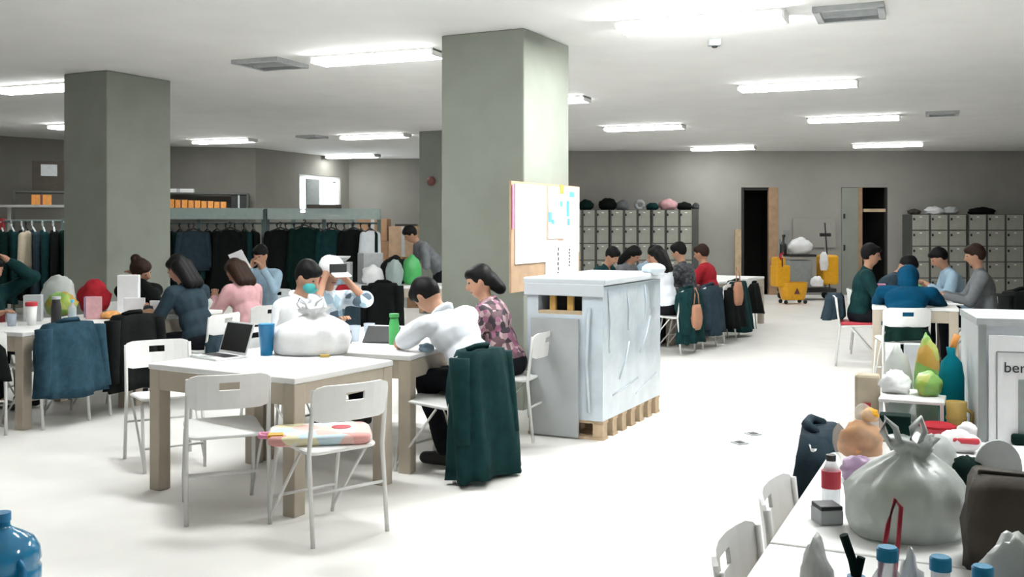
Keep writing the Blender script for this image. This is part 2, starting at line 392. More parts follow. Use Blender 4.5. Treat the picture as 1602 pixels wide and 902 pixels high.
def make_chair():
    t = thing('folding_chair', '', 'chair')
    # backrest with a real hand hole
    xs = [-.215, -.21, -.195, -.16, -.11, -.052, -.035, .035, .052, .11, .16, .195, .21, .215]
    rows = 9
    def rowz(x, j):
        ax = abs(x); r = .0
        if ax > .16: r = .045*(1-math.sqrt(max(0, 1-((ax-.16)/.055)**2)))
        lo, hi = .595+r, .775-r
        fr = [0, .15, .3, .46, .55, .68, .78, .9, 1][j]
        return lo+(hi-lo)*fr
    vs = []; idx = {}
    for i, x in enumerate(xs):
        for j in range(rows):
            z = rowz(x, j); y = -.035-.045*(1-(x/.215)**2) - (z-.6)*.12
            idx[i, j] = len(vs); vs.append((x, y, z))
    fs = []
    for i in range(len(xs)-1):
        for j in range(rows-1):
            if 5 <= i <= 7 and 4 <= j <= 5: continue
            fs.append((idx[i, j], idx[i+1, j], idx[i+1, j+1], idx[i, j+1]))
    o = MB().add(vs, fs).obj('backrest', 'white', t, smooth=False)
    md = o.modifiers.new('s', 'SOLIDIFY'); md.thickness = .012; md.offset = 0
    # seat
    def rr(hx, y0, y1, r, z, n=5):
        P = []
        for cx, cy, a0 in ((hx-r, y1-r, 0), (-hx+r, y1-r, PI/2), (-hx+r, y0+r, PI), (hx-r, y0+r, 1.5*PI)):
            for k in range(n+1): a = a0+PI/2*k/n; P.append(Vector((cx+r*math.cos(a), cy+r*math.sin(a), z+(.02*(cy+r*math.sin(a))/.4))))
        return P
    MB().loft([rr(.19, .005, .41, .05, .425), rr(.198, -.003, .418, .055, .432), rr(.198, -.003, .418, .055, .441), rr(.19, .005, .41, .05, .447)]).obj('seat', 'white', t)
    for s in (-1, 1):
        MB().path([(s*.212, -.055, 0), (s*.21, -.012, .44), (s*.208, -.035, .60), (s*.206, -.05, .755)], .0115, 8).obj('leg', 'tube', t, smooth=True)
        MB().path([(s*.185, .44, 0), (s*.19, .415, .16), (s*.185, .36, .425)], .0105, 8).obj('leg', 'tube', t, smooth=True)
        MB().path([(s*.197, .10, .425), (s*.188, .425, .045)], .008, 6).obj('brace', 'tube', t, smooth=True)
    MB().path([(-.188, .415, .15), (.188, .415, .15)], .008, 6).obj('crossbar', 'tube', t, smooth=True)
    MB().path([(-.21, -.03, .25), (.21, -.03, .25)], .008, 6).obj('crossbar', 'tube', t, smooth=True)
    return t
CH = None
def chair(x, y, d, label, group=None):
    global CH
    rz = face(d)
    if CH is None:
        CH = make_chair(); CH.location = (x, y, 0); CH.rotation_euler = (0, 0, rz); CH['label'] = label
        if group: CH['group'] = group
        return CH
    return dup(CH, (x, y, 0), rz, label, group)

def sweep_ring(w_, y0, y1, z, n, amp, seed, k=7, sk=0):
    P = []
    for i in range(n):
        a = 2*PI*i/n; c, s_ = math.cos(a), math.sin(a)
        e = .65
        x = w_*math.copysign(abs(c)**e, c); y = (y0+y1)/2+(y1-y0)/2*math.copysign(abs(s_)**e, s_)
        q = amp*math.sin(k*a+seed+z*3)
        P.append(Vector((x+q*c+sk*(.75-z), y+q*s_*1.1, z)))
    return P
def jacket(x, y, d, label, m, w_=.24, zt=.80, zb=.2, deep=.13, sleeves=True, group=None, seed=1, cat='jacket', skew=0, collar=True, flare=.03):
    """garment draped over a chair back: chair origin at x, y"""
    t = thing('jacket', label, cat, (x, y, 0), face(d), group)
    N = 32; rings = []
    L = 9
    for j in range(L):
        f_ = j/(L-1); z = zb+(zt-zb)*f_
        ww = w_+flare*(1-f_)-(.05 if j == L-1 else .012 if j == L-2 else 0)
        dp = deep*(1-.45*f_)
        ztop = .0
        y1 = .028 if z > .5 else -.01
        if j == L-1: y1 = .0
        amp = .030*(1-f_)+.005
        rings.append([p + Vector((0, 0, .012*math.sin(p.x*11+seed)*(1-f_) + (-.02*abs(p.x)/w_ if j >= L-2 else 0))) for p in sweep_ring(ww, -.085-dp, y1, z, N, amp, seed, sk=skew)])
    me = MB().loft(rings).mesh('body'); link('body', me, m, t, smooth=True)
    if sleeves:
        for s in (-1, 1):
            sl = MB(); xx = s*(w_-.015)
            ln = min(.5, (zt-zb)*.85)
            R = []
            for j in range(7):
                f_ = j/6; z = zt-.045-ln*f_; r = .06-.014*f_
                R.append([Vector((xx+s*.035*f_+r*math.cos(2*PI*i/12)*(1+.1*math.sin(3*i+j)), -.10-.05*f_+r*1.1*math.sin(2*PI*i/12), z)) for i in range(12)])
            sl.loft(R[::-1]).obj('sleeve', m, t, smooth=True)
    if collar:
        MB().path([(-.1, -.06, zt-.01), (-.06, -.10, zt+.012), (.06, -.10, zt+.012), (.1, -.06, zt-.01)], .018, 8).obj('collar', m, t, smooth=True)
    return t

# --- group at the front: laptop table and two joined behind it
table_uv('white table nearest the camera with the laptop on it', (-1.15, 5.34), 31, .85, 1.15)
table_uv('white table behind the laptop table where the man in the white shirt leans', (-.63, 6.28), 20, .80, 1.13)
table_uv('white table farthest of the joined tables, beside the woman in the floral blouse', (-.345, 7.1), 20, .80, 1.13)
chair(-2.36, 6.77, (.52, -.85), 'white folding chair facing the camera at the left end of the laptop table')
chair(-1.50, 5.33, (-.38, .925), 'empty white folding chair, back to the camera, left of the one with the printed bag')
chair(-.83, 5.03, (-.65, .76), 'white folding chair with a printed bag lying on its seat')
DM = (-.82, .57)
chair(-.27, 6.27, DM, 'white folding chair under the man in the white shirt')
DW = (-.94, .34)
chair(.17, 7.40, DW, 'white folding chair under the woman in the floral blouse')
jacket(-.27, 6.27, DM, 'long dark teal coat hanging to the floor over the chair of the man in white', 'jteal', .235, .80, .03, .17, seed=3, flare=.05)
# --- left group
A2 = 24
table_uv('white table at the far left with cups and bottles', (-3.69, 7.62), A2, 1.12, .85)
table_uv('white table with wrapped food in front of the woman with a hair bun', (-3.225, 8.66), A2, 1.12, .85)
DF = (-.89, .45)
chair(-3.50, 7.86, DF, 'white folding chair covered by the blue denim jacket')
jacket(-3.50, 7.86, DF, 'blue denim jacket hung over a chair at the far-left table', 'jdenim', .26, .81, .24, .12, seed=5)
chair(-3.22, 8.44, DF, 'white folding chair covered by the black jacket')
jacket(-3.22, 8.44, DF, 'black jacket hung over a chair right of the blue denim jacket', 'jblack', .25, .82, .2, .12, seed=9)
chair(-3.95, 7.42, (-.4, .9), 'white folding chair at the left edge of the picture, only its legs in view')
jacket(-3.95, 7.42, (-.4, .9), 'dark coat over the chair at the left edge of the picture', 'jblack', .2, .72, .42, .1, seed=2, sleeves=False)

# ------------------------------------------------------------------ people
def basis(z, fwd):
    z = z.normalized(); y = (fwd - z*fwd.dot(z)).normalized(); x = y.cross(z)
    return Matrix((x, y, z)).transposed()
def ik(Sh, W, pole, l1=.285, l2=.255):
    d = W-Sh; D = d.length
    if D > l1+l2-.005: W = Sh+d*((l1+l2-.005)/D); d = W-Sh; D = d.length
    a = (l1*l1-l2*l2+D*D)/(2*D); hgt = math.sqrt(max(0, l1*l1-a*a))
    n = d.normalized(); p = (pole-n*pole.dot(n)).normalized()
    return Sh+n*a+p*hgt, W
def person(label, hip, d, lean=20, side=0, hz=.53, hp=None, yaw=0, L=None, R=None, poleL=None, poleR=None, top='shirtw', sleeve=1, bottom='navy', hair='short',
           hcol='hair', skin='skin', fem=False, stand=False, vox=.017, kneel=.42, foot=.40, curl=.6, hood=None, mask=False, seed=0, collar=None, lanyard=None, extra=None, tw=1.0, twist=0, shoe='black', neckfwd=0):
    t = thing('person', label, 'person', (*hip, 0), face(d))
    rad = math.radians; lean = rad(lean); side = rad(side); hp = rad(hp if hp is not None else math.degrees(lean)*.9+8); yaw = rad(yaw)
    P = Vector((0, 0, hz))
    tv = Vector((math.sin(side), math.sin(lean)*math.cos(side), math.cos(lean)*math.cos(side))).normalized()
    fw = Vector((0, 1, 0)); B = basis(tv, Matrix.Rotation(rad(twist), 3, 'Z') @ fw); xr = B @ Vector((1, 0, 0)); fy = B @ Vector((0, 1, 0))
    sc = .92 if fem else 1.0
    tl = .50*sc; sw = (.165 if fem else .19)*tw
    N = P+tv*tl
    hd = Vector((0, math.sin(hp), math.cos(hp))); HB = basis(hd, Matrix.Rotation(yaw, 3, 'Z') @ Vector((0, 1, .001)))
    if side: hd = (hd+Vector((math.sin(side)*.5, 0, 0))).normalized(); HB = basis(hd, Matrix.Rotation(yaw, 3, 'Z') @ Vector((0, 1, .001)))
    Hc = N+tv*.05+hd*.125+fy*neckfwd
    body = MB()
    # torso
    body.ell(P+tv*.02, (.165*tw, .115, .13), B); body.ell(P+tv*.16, (.145*tw, .10, .17), B); body.ell(P+tv*.34, (.16*tw, .108, .17), B)
    Sl, Sr = P+tv*(tl-.06)-xr*sw, P+tv*(tl-.06)+xr*sw
    body.cap(Sl+xr*.02, .056, Sr-xr*.02, .056); body.cap(P+tv*(tl-.05), .075, N+tv*.01, .055); body.cap(N-tv*.03, .054, Hc-hd*.05, .05)
    # head with jaw, nose, ears
    body.ell(Hc, (.075, .092, .112), HB, 16, 12); body.ell(Hc+HB @ Vector((0, .03, -.055)), (.053, .058, .06), HB)
    body.cap(Hc+HB @ Vector((0, .088, .012)), .011, Hc+HB @ Vector((0, .108, -.022)), .016)
    for s in (-1, 1): body.ell(Hc+HB @ Vector((s*.078, -.005, -.005)), (.012, .022, .034), HB)
    top_ = MB(); g = .014
    top_.ell(P+tv*.03, (.165*tw+g+.004, .115+g+.004, .13), B); top_.ell(P+tv*.16, (.15*tw+g, .105+g, .17), B); top_.ell(P+tv*.34, (.163*tw+g, .11+g, .172), B)
    top_.cap(Sl+xr*.02, .06+g, Sr-xr*.02, .06+g); top_.cap(P+tv*(tl-.06), .085, N-tv*.005, .064)
    fingers = MB()
    for s, W, pole in ((-1, L, poleL), (1, R, poleR)):
        Sh = Sl if s < 0 else Sr
        W = Vector(W) if W is not None else Vector((s*.17, .36, hz+.05))
        pole = Vector(pole) if pole is not None else Vector((s*.6, -.4, -1))
        E, W = ik(Sh, W, pole)
        body.cap(Sh, .05, E, .038); body.cap(E, .039, W, .026)
        dr = (W-E).normalized(); lat = dr.cross(Vector((0, 0, 1)))
        lat = lat.normalized() if lat.length > .1 else Vector((1, 0, 0))
        up = lat.cross(dr).normalized(); HM = Matrix((lat, dr, up)).transposed()
        body.cap(W, .026, W+dr*.05, .03); body.ell(W+dr*.06, (.04, .05, .018), HM)
        for k in range(4):
            o_ = lat*((k-1.5)*.019); ln = [.036, .042, .04, .032][k]
            a = W+dr*.095+o_; b1 = a+(dr*math.cos(curl*.5)-up*math.sin(curl*.5))*ln; c1 = b1+(dr*math.cos(curl*1.4)-up*math.sin(curl*1.4))*ln*.9
            fingers.cap(a, .0095, b1, .009, 6); fingers.cap(b1, .009, c1, .0075, 6)
        th = W+dr*.03-lat*s*.032
        b1 = th+(dr*.7-lat*s*.7-up*.2).normalized()*.036; fingers.cap(th, .012, b1, .0105, 6); fingers.cap(b1, .0105, b1+(dr*.9-up*.3).normalized()*.028, .008, 6)
        if sleeve > 0:
            e1 = Sh+(E-Sh)*min(1, sleeve*2)
            top_.cap(Sh, .056+g, e1, .047+g if sleeve > .5 else .056+g)
            if sleeve > .5: top_.cap(E, .045+g*.8, E+(W-E)*((sleeve-.5)*2*.95), .031+g)
    # legs
    bot = MB(); shoes = []
    bot.ell(P+tv*.0, (.17*tw+.012, .118+.012, .125), B)
    for s in (-1, 1):
        hj = P+Vector((s*.085, .0, -.02))
        if stand: kn = Vector((s*.09, .05, hz*.53)); an = Vector((s*.1, -.02, .09)); toe = Vector((s*.11, .14, .045))
        else: kn = Vector((s*.10, kneel, hz-.03)); an = Vector((s*.10, foot, .09)); toe = Vector((s*.12, foot+.15, .045))
        body.cap(hj, .08, kn, .056); body.cap(kn, .056, an, .038); body.cap(an-Vector((0, 0, .02)), .04, toe, .032)
        bot.cap(hj, .094, kn, .07); bot.cap(kn, .07, an+Vector((0, 0, .02)), .054)
        sh = MB(); sh.cap(an-Vector((0, .03, .035)), .05, toe, .042); shoes.append(sh)
    bm_ = relax(body.mesh(), vox, 3)
    # fingers join the same skin mesh
    nb = bmesh.new(); nb.from_mesh(bm_); fm = fingers.mesh(); nb.from_mesh(fm); nb.to_mesh(bm_); nb.free(); bpy.data.meshes.remove(fm)
    link('body', bm_, skin, t, smooth=True)
    tm = 'clothes'
    link('shirt' if top in ('shirtw', 'jlight', 'floral', 'bluespot', 'jpink') else 'jacket', relax(top_.mesh(), vox, 2, .014, seed), top, t, smooth=True)
    link('trousers', relax(bot.mesh(), vox*1.2, 2, .012, seed), bottom, t, smooth=True)
    for sh in shoes: link('shoe', relax(sh.mesh(), vox*1.1, 2), shoe, t, smooth=True)
    for s in (-1, 1): MB().ell(Hc+HB @ Vector((s*.032, .078, .012)), (.011, .008, .007), HB, 8, 6).obj('eye', 'black', t, smooth=True)
    MB().ell(Hc+HB @ Vector((0, .083, -.058)), (.022, .008, .006), HB, 8, 6).obj('mouth', 'maroon', t, smooth=True)
    # hair
    h_ = MB()
    if hood: pass
    else:
        h_.ell(Hc+HB @ Vector((0, -.022, .026)), (.088, .098, .108), HB, 16, 10)
        h_.ell(Hc+HB @ Vector((0, .02, .07)), (.078, .075, .05), HB)
        if hair == 'bun': h_.ell(Hc+HB @ Vector((-.02, -.10, .085)), (.05, .05, .05), HB)
        if hair == 'pony': h_.cap(Hc+HB @ Vector((0, -.10, .0)), .045, Hc+HB @ Vector((0, -.13, -.1)), .05); h_.ell(Hc+HB @ Vector((0, -.10, -.04)), (.06, .05, .08), HB)
        if hair == 'long':
            for s in (-.05, 0, .05): h_.cap(Hc+HB @ Vector((s, -.06, .0)), .065, Hc+HB @ Vector((s*1.3, -.085, -.2)), .05)
        link('hair', relax(h_.mesh(), vox, 2, .01, seed+3), hcol, t, smooth=True)
    if hood:
        h_.ell(Hc+HB @ Vector((0, -.03, .015)), (.105, .108, .128), HB, 16, 10); h_.cap(Hc+HB @ Vector((0, -.05, -.05)), .095, N, .10)
        link('hood', relax(h_.mesh(), vox, 2, .012, seed), hood, t, smooth=True)
    if mask:
        mk = MB().ell(Hc+HB @ Vector((0, .055, -.045)), (.066, .058, .055), HB, 12, 10); mk.obj('face_mask', 'mask', t, smooth=True)
    if collar:
        cp = [N+B @ Vector((.075*math.sin(a), .07*math.cos(a)+.004, .01-.012*math.cos(a))) for a in [k*PI/6 for k in range(13)]]
        MB().path(cp, .02, 8).obj('collar', collar, t, smooth=True)
    if lanyard:
        cp = [N+B @ Vector((-.06, .0, .02)), P+B @ Vector((-.05, .128, tl-.12)), P+B @ Vector((0, .14, .16)), P+B @ Vector((.05, .128, tl-.12)), N+B @ Vector((.06, .0, .02))]
        MB().path(cp, .012, 6).obj('lanyard', lanyard, t)
    if extra: extra(t, Hc, HB, N, B)
    t['hidden_seed'] = 0; del t['hidden_seed']
    return t
def seat_of(hip, d, label, back=.19, group=None):
    l = math.hypot(*d); return chair(hip[0]-d[0]/l*back, hip[1]-d[1]/l*back, d, label, group)

# man in the white short-sleeved shirt
def mx(t, Hc, HB, N, B): pass
person('person in a white short-sleeved shirt bent low over the table, dark coat behind', (-.19, 6.45), DM, lean=38, side=-2, hz=.58, hp=56, L=(.04, .55, .81), R=(.22, .58, .80), poleL=(-1, .5, -.5), sleeve=.38, top='shirtw', bottom='navy', vox=.012, tw=1.27, collar='shirtw', kneel=.4, foot=.22, seed=1)
# woman in the floral blouse
person('person in a pink and black floral blouse with dark tied hair, looking left', (-.02, 7.46), DW, lean=22, hp=22, hz=.54, yaw=25, L=(-.12, .42, .8), R=(.12, .42, .8), top='floral', fem=True, hair='pony', sleeve=1, vox=.013, skin='skin', collar='floral', seed=2)
# masked man
DP = (.9, -.43)
person('person in a white shirt wearing a turquoise face mask and a dark lanyard', (-1.70, 7.55), DP, lean=16, hp=30, L=(-.16, .38, .82), R=(.14, .34, .8), top='shirtw', mask=True, lanyard='jteal', collar='shirtw', vox=.013, seed=4)
seat_of((-1.70, 7.55), DP, 'white folding chair under the masked person')
# person with the white cap
def capx(t, Hc, HB, N, B):
    m_ = MB().ell(Hc+HB @ Vector((0, -.0, .055)), (.098, .112, .08), HB, 14, 8); m_.obj('white_cap', 'paper', t, smooth=True)
    m2 = MB(); m2.box(Hc+HB @ Vector((0, .15, .05)), (.15, .12, .012), M3=HB); m2.obj('cap_brim', 'paper', t, bevel=.004)
DQ = (.62, -.78)
person('person in a white cap and pale patterned shirt raising both hands to the face', (-1.56, 8.2), DQ, lean=14, hp=22, L=(-.08, .26, 1.13), R=(.1, .27, 1.13), poleL=(-.7, .4, -1), poleR=(.7, .4, -1), top='bluespot', sleeve=.45, vox=.013, extra=capx, seed=5, curl=1.0)
seat_of((-1.56, 8.2), DQ, 'white folding chair under the person in the white cap')
rz_ = face(DQ)
def loc_of(hip, d, p): a = rot2(p[0], p[1], face(d)); return (hip[0]+a[0], hip[1]+a[1], p[2])
t = thing('mobile_phone', 'black mobile phone held up by the person in the white cap', 'phone', loc_of((-1.56, 8.2), DQ, (.01, .325, 1.21)), rz_)
MB().box((0, 0, 0), (.15, .014, .075)).obj('body', 'black', t, bevel=.005)
MB().box((0, -.008, 0), (.13, .002, .066)).obj('screen', 'screen', t)
# left group people
DR = (-.90, .36)
person('person in a slate blue jacket seen from behind, black hair, bent over the left table', (-2.76, 9.0), DR, lean=22, hp=32, hz=.54, L=(-.16, .47, .80), R=(.16, .46, .80), top='jslate', hair='long', fem=False, vox=.014, seed=6, tw=1.12)
seat_of((-2.76, 9.0), DR, 'white folding chair under the person in the slate jacket')
jacket(-2.60, 8.93, DR, 'grey blue coat over the chair of the person in the slate jacket', 'jslate', .22, .6, .2, .1, seed=4, sleeves=False, collar=False)
DS = (-.8, .6)
person('person in a pink top with brown hair leaning left', (-2.56, 9.98), DS, lean=24, hp=40, L=(-.14, .42, .82), R=(.14, .42, .82), top='jpink', hair='long', hcol='hair2', fem=True, vox=.014, seed=7)
seat_of((-2.56, 9.98), DS, 'white folding chair under the person in the pink top')
DB = (.55, -.83)
person('person with a black hair bun and dark jacket with red collar, hand on cheek', (-3.79, 10.15), DB, lean=22, hp=38, yaw=35, L=(.03, .26, 1.02), R=(-.2, .44, .8), poleL=(-.6, .6, -.8), top='jblack', hair='bun', hcol='hair2', fem=True, collar='jred', vox=.014, seed=8)
seat_of((-3.79, 10.15), DB, 'white folding chair under the person with the hair bun')
DL = (.9, -.4)
person('person in a dark coat at the left edge, arm raised beside the head', (-4.62, 8.75), DL, lean=14, hp=20, L=(-.08, .28, 1.24), R=(.18, .42, .80), poleL=(-.9, .6, -.3), top='jteal', hair='short', vox=.014, seed=9)
seat_of((-4.62, 8.75), DL, 'white folding chair under the person at the left edge')
DV = (-.3, -.95)
person('person in a light blue shirt reading a white sheet, behind the pink top', (-2.95, 12.1), DV, lean=8, hp=20, L=(-.16, .3, 1.02), R=(.02, .3, 1.04), top='jlight', hair='short', vox=.017, seed=10)
seat_of((-2.95, 12.1), DV, 'white folding chair under the person reading a white sheet')
o = MB().box((0, 0, 0), (.19, .006, .24)).obj('paper_sheet', 'paper', None, loc=loc_of((-2.95, 12.1), DV, (.1, .40, 1.13)), rz=face(DV)); o.rotation_euler = (-.35, .35, face(DV))
tag(o, 'white sheet held up by the person in a light blue shirt', 'paper')
# far bending man with the green bag
DG = (-.9, -.3)
person('person in a grey shirt bending over the far table beside the pillar', (-1.02, 14.5), DG, lean=42, hz=.92, stand=True, hp=40, L=(-.2, .52, .98), R=(.12, .50, .95), top='jgrey', sleeve=.5, hair='short', vox=.017, seed=11)

# ------------------------------------------------------------------ far right-hand row
u3 = Vector((.546, .838)); n3 = Vector((.838, -.546)); A3 = math.degrees(math.atan2(u3.x, u3.y))
E0 = Vector((1.6, 12.3))
tl3 = ['white table behind the wrapped crate, nearest of its row', 'white table of the far row beside the person in red', 'white table of the far row behind the hanging dark coat', 'white table at the far end of the row with bare legs']
for k in range(4):
    p = E0+u3*(-.2+1.15*k); table_uv(tl3[k], (p.x, p.y), A3, 1.13, .85)
DN = (-.838, .546)
def rowp(t_, off): p = E0+u3*t_+n3*off; return (p.x, p.y)
for t_, lb, kw in ((.2, 'person in a white top with long black hair, back turned, right of the crate', dict(top='shirtw', hair='long', fem=True, sleeve=.5)),
                   (.88, 'person in a dark checked shirt with black hair in the far row', dict(top='jplaid', hair='short')),
                   (1.6, 'person in a red shirt with brown hair in the far row', dict(top='jred', hair='short', hcol='hair2', fem=True))):
    hp_ = rowp(t_, .25)
    person(lb, hp_, DN, lean=14, hz=.56, hp=20, L=(-.14, .42, .82), R=(.14, .42, .82), vox=.018, seed=t_*9, **kw)
    seat_of(hp_, DN, 'white folding chair under the ' + lb.split(',')[0].split(' in the far')[0])
for t_, lb, kw in ((.75, 'person in dark clothes whose black hair shows above the crate, leftmost of three', dict(top='jteal', hair='short')),
                   (1.4, 'person in grey whose black hair shows above the crate, middle of three', dict(top='jgrey', hair='long')),
                   (2.05, 'person in light blue whose black hair shows above the crate, rightmost of three', dict(top='jlight', hair='short'))):
    hp_ = rowp(t_, -1.08)
    person(lb, hp_, (.838, -.546), lean=20, hp=38, L=(-.14, .4, .8), R=(.14, .4, .8), vox=.02, seed=t_*5, **kw)
    seat_of(hp_, (.838, -.546), 'white folding chair under the ' + lb.split(',')[0].replace('whose black hair shows above the crate', 'seated behind the crate'))
def coat_hang(t_, off, m, lb, zt, zb, **k):
    p = rowp(t_, off); return jacket(p[0], p[1], DN, lb, m, zt=zt, zb=zb, **k)
coat_hang(.2, .42, 'jteal', 'dark skirt-length coat over the chair right of the crate', .8, .14, w_=.21, seed=2)
coat_hang(.88, .42, 'jslate', 'slate coat over the chair of the person in the checked shirt', .8, .18, w_=.21, seed=6)
coat_hang(1.6, .44, 'jblack', 'black coat over the chair of the person in red', .75, .2, w_=.2, seed=8)
p = rowp(2.35, .2); chair(p[0], p[1], DN, 'white folding chair under the hanging dark teal coat at the far row')
coat_hang(2.35, .2, 'jteal', 'dark teal coat hanging on an empty chair left of the yellow mop bucket', .78, .08, w_=.24, seed=12, deep=.2)
p = rowp(3.3, .12); chair(p[0], p[1], DN, 'white folding chair tucked in at the far end table')
jacket(p[0], p[1], DN, 'dark coat on the chair at the far end table', 'jblack', .18, .7, .25, .1, seed=3, sleeves=False)
def handbag(x, y, z, d, lb, m='tan'):
    t = thing('handbag', lb, 'bag', (x, y, z), face(d))
    R = []
    for j, (ww, dd) in enumerate(((.10, .035), (.13, .055), (.135, .06), (.12, .05), (.10, .03))):
        R.append([Vector((ww*math.cos(2*PI*i/16), dd*math.sin(2*PI*i/16), .075*j)) for i in range(16)])
    MB().loft(R).obj('pouch', m, t, smooth=True)
    for s in (-1, 1): MB().path([(s*.08, 0, .28), (s*.05, .0, .42), (s*.015, .02, .50)], .008, 6).obj('strap', m, t, smooth=True)
    return t
p = rowp(.16, .62); handbag(p[0], p[1], .3, DN, 'tan handbag hanging from the chair nearest the crate')
p = rowp(1.55, .62); handbag(p[0], p[1], .5, DN, 'tan handbag hanging behind the person in red')

# ------------------------------------------------------------------ right-hand study table
table_uv('white table on the right where the person in the blue hood leans', (4.35, 9.83), 20, 1.13, .80)
table_uv('white table on the right behind the blue hooded person', (4.74, 10.91), 20, 1.13, .80)
DH_ = (.42, .9)
chair(3.72, 9.55, (.12, 1), 'white folding chair under the person in the blue hood')
person('person in a blue hooded top slumped over the right table', (3.80, 9.78), DH_, lean=46, hp=62, hz=.57, L=(-.06, .60, .80), R=(.06, .60, .80), poleL=(-1, .3, -.4), poleR=(1, .3, -.4), top='jblue', hood='jblue', bottom='jgreen', tw=1.2, vox=.014, seed=13)
jacket(3.72, 9.55, (.12, 1), 'dark teal cloth hanging under the back of the blue hooded person', 'jgreen', .17, .60, .47, .05, seed=1, sleeves=False, collar=False)
DK = (.95, -.3)
person('person in a dark jacket on a red cushion left of the right-hand table', (3.86, 11.25), DK, lean=10, hp=16, L=(-.14, .4, .8), R=(.14, .42, .8), hz=.56, top='jteal', hair='short', bottom='navy', vox=.016, seed=14)
seat_of((3.86, 11.25), DK, 'white folding chair with a red cushion under the person in the dark jacket')
p = (3.86-.02, 11.25); o = MB().box((0, 0, .468), (.38, .36, .035)).obj('cushion', 'red', None, bevel=.015, loc=(p[0], p[1], 0), rz=face(DK)); tag(o, 'red seat cushion on the chair of the person in the dark jacket', 'cushion')
jacket(3.68, 11.31, DK, 'blue coat hanging over a chair back left of the person in the dark jacket', 'jslate', .17, .80, .5, .10, seed=6, collar=False)
person('person in a blue jacket bent over papers behind the dark-jacketed one', (4.38, 12.3), (.95, -.3), lean=34, hp=52, L=(-.14, .45, .8), R=(.14, .45, .8), top='jslate', hair='short', vox=.018, seed=15)
seat_of((4.38, 12.3), (.95, -.3), 'white folding chair under the person in the blue jacket')
person('person in a grey jacket at the right side of the right-hand table', (5.02, 10.65), (-.94, .34), lean=10, hp=16, L=(-.14, .42, .8), R=(.14, .42, .8), hz=.57, top='jgrey', hair='short', hcol='hair2', vox=.016, seed=16, tw=1.1)
seat_of((5.02, 10.65), (-.94, .34), 'white folding chair under the person in the grey jacket')
jacket(5.2, 10.58, (-.94, .34), 'long grey coat over the chair of the person in the grey jacket', 'jgrey', .24, .86, .1, .14, seed=9)
person('person in a light blue shirt resting an arm on the right-hand table', (5.32, 11.85), (-.94, .2), lean=24, hp=35, L=(-.16, .42, .84), R=(.14, .42, .82), hz=.56, top='jlight', hair='short', vox=.018, seed=17)
seat_of((5.32, 11.85), (-.94, .2), 'white folding chair under the person in the light blue shirt')
chair(4.72, 9.50, (-.5, .86), 'white folding chair under the heap of black coats at the right edge')
jacket(4.72, 9.50, (-.5, .86), 'heap of black coats over a chair at the right edge', 'jblack', .30, .95, .1, .22, seed=5)
def box_thing(name, lb, cat, loc, dim, m, rz=0, bevel=.004, group=None):
    return tag(MB().box((0, 0, dim[2]/2), dim).obj(name, m, None, bevel=bevel, loc=loc, rz=rz), lb, cat, group)
a20 = -math.radians(20)
for i, (x, y, dz) in enumerate(((4.05, 10.7, 0), (4.15, 11.0, 0), (4.45, 10.35, 0))):
    box_thing('paper_sheet', ['white papers on the right table, left of the blue hood', 'white papers on the right table under the bent person', 'white papers by the right edge of the right table'][i], 'paper', (x, y, .741), (.21, .3, .01), 'paper', a20+.2*i, .001)
box_thing('pencil_case', 'bright green pencil case beside the blue hood', 'case', (4.42, 11.15, .741), (.2, .08, .15), 'green', a20, .02)
box_thing('tissue_pack', 'small pink pack on the right-hand table', 'pack', (4.22, 11.55, .741), (.1, .08, .14), 'pink', a20, .01)

# ------------------------------------------------------------------ wrapped pallet load
Cc = Vector((.651, 7.25)); LA, LB = .60, 1.31
cr = thing('pallet_load', 'shrink-wrapped box load on a wooden pallet beside the big pillar', 'crate', (Cc.x, Cc.y, 0), math.atan2(-v0.y, -v0.x))
# local: x from -LA (left) to 0 (front corner); y from 0 to LB deep
H = 1.165; PZ = .14
pb = .016
bd = MB().box((0, 0, 0), (LA, .1, .02)).mesh('plank')
for z in (.01, .128):
    for k in range(7):
        link('plank', bd, 'wood2', cr, loc=(-LA/2, .06+k*(LB-.12)/6, z))
bk = MB().box((0, 0, 0), (.08, .09, .1)).mesh('block')
for x in (-.045, -LA/2, -LA+.045):
    for k in range(7): link('block', bk, 'wood2', cr, loc=(x, .06+k*(LB-.12)/6, .069), bevel=.004)
# wrapped body around an opening in its left face
op0, op1, oz0, oz1 = -LA+.09, -.16, .90, 1.06
fb = MB()
fb.box((-LA/2, .21+(LB-.21)/2, (PZ+H-.06)/2), (LA, LB-.21, H-.06-PZ)) if False else fb.box((-LA/2, .21+(LB-.21)/2, (PZ+H-.06)/2), (LA, LB-.21, H-.06-PZ))
fb.box((-LA/2, .105, (PZ+oz0)/2), (LA, .21, oz0-PZ)); fb.box((-LA/2, .105, (oz1+H-.06)/2), (LA, .21, H-.06-oz1))
fb.box(((-LA+op0)/2, .105, (oz0+oz1)/2), (op0+LA, .21, oz1-oz0)); fb.box((op1/2, .105, (oz0+oz1)/2), (-op1, .21, oz1-oz0))
wrapm = fb.mesh('wrap'); bmx = bmesh.new(); bmx.from_mesh(wrapm); bmesh.ops.remove_doubles(bmx, verts=bmx.verts, dist=.001); bmx.to_mesh(wrapm); bmx.free()
link('wrapped_boxes', wrapm, 'film', cr)
MB().box(((op0+op1)/2, .20, (oz0+oz1)/2), (op1-op0, .012, oz1-oz0)).obj('recess_back', 'dark', cr)
for x in (op0+.10, op1-.11): MB().box((x, .05, (oz0+oz1)/2), (.045, .03, oz1-oz0)).obj('slat', 'yellowwood', cr)
MB().box(((op0+op1)/2, .03, oz0+.01), (op1-op0, .05, .03)).obj('slat', 'wood2', cr)
MB().box((-LA/2, LB/2-.002, H-.025), (LA+.05, LB+.05, .05)).obj('lid', 'lid', cr, bevel=.012)
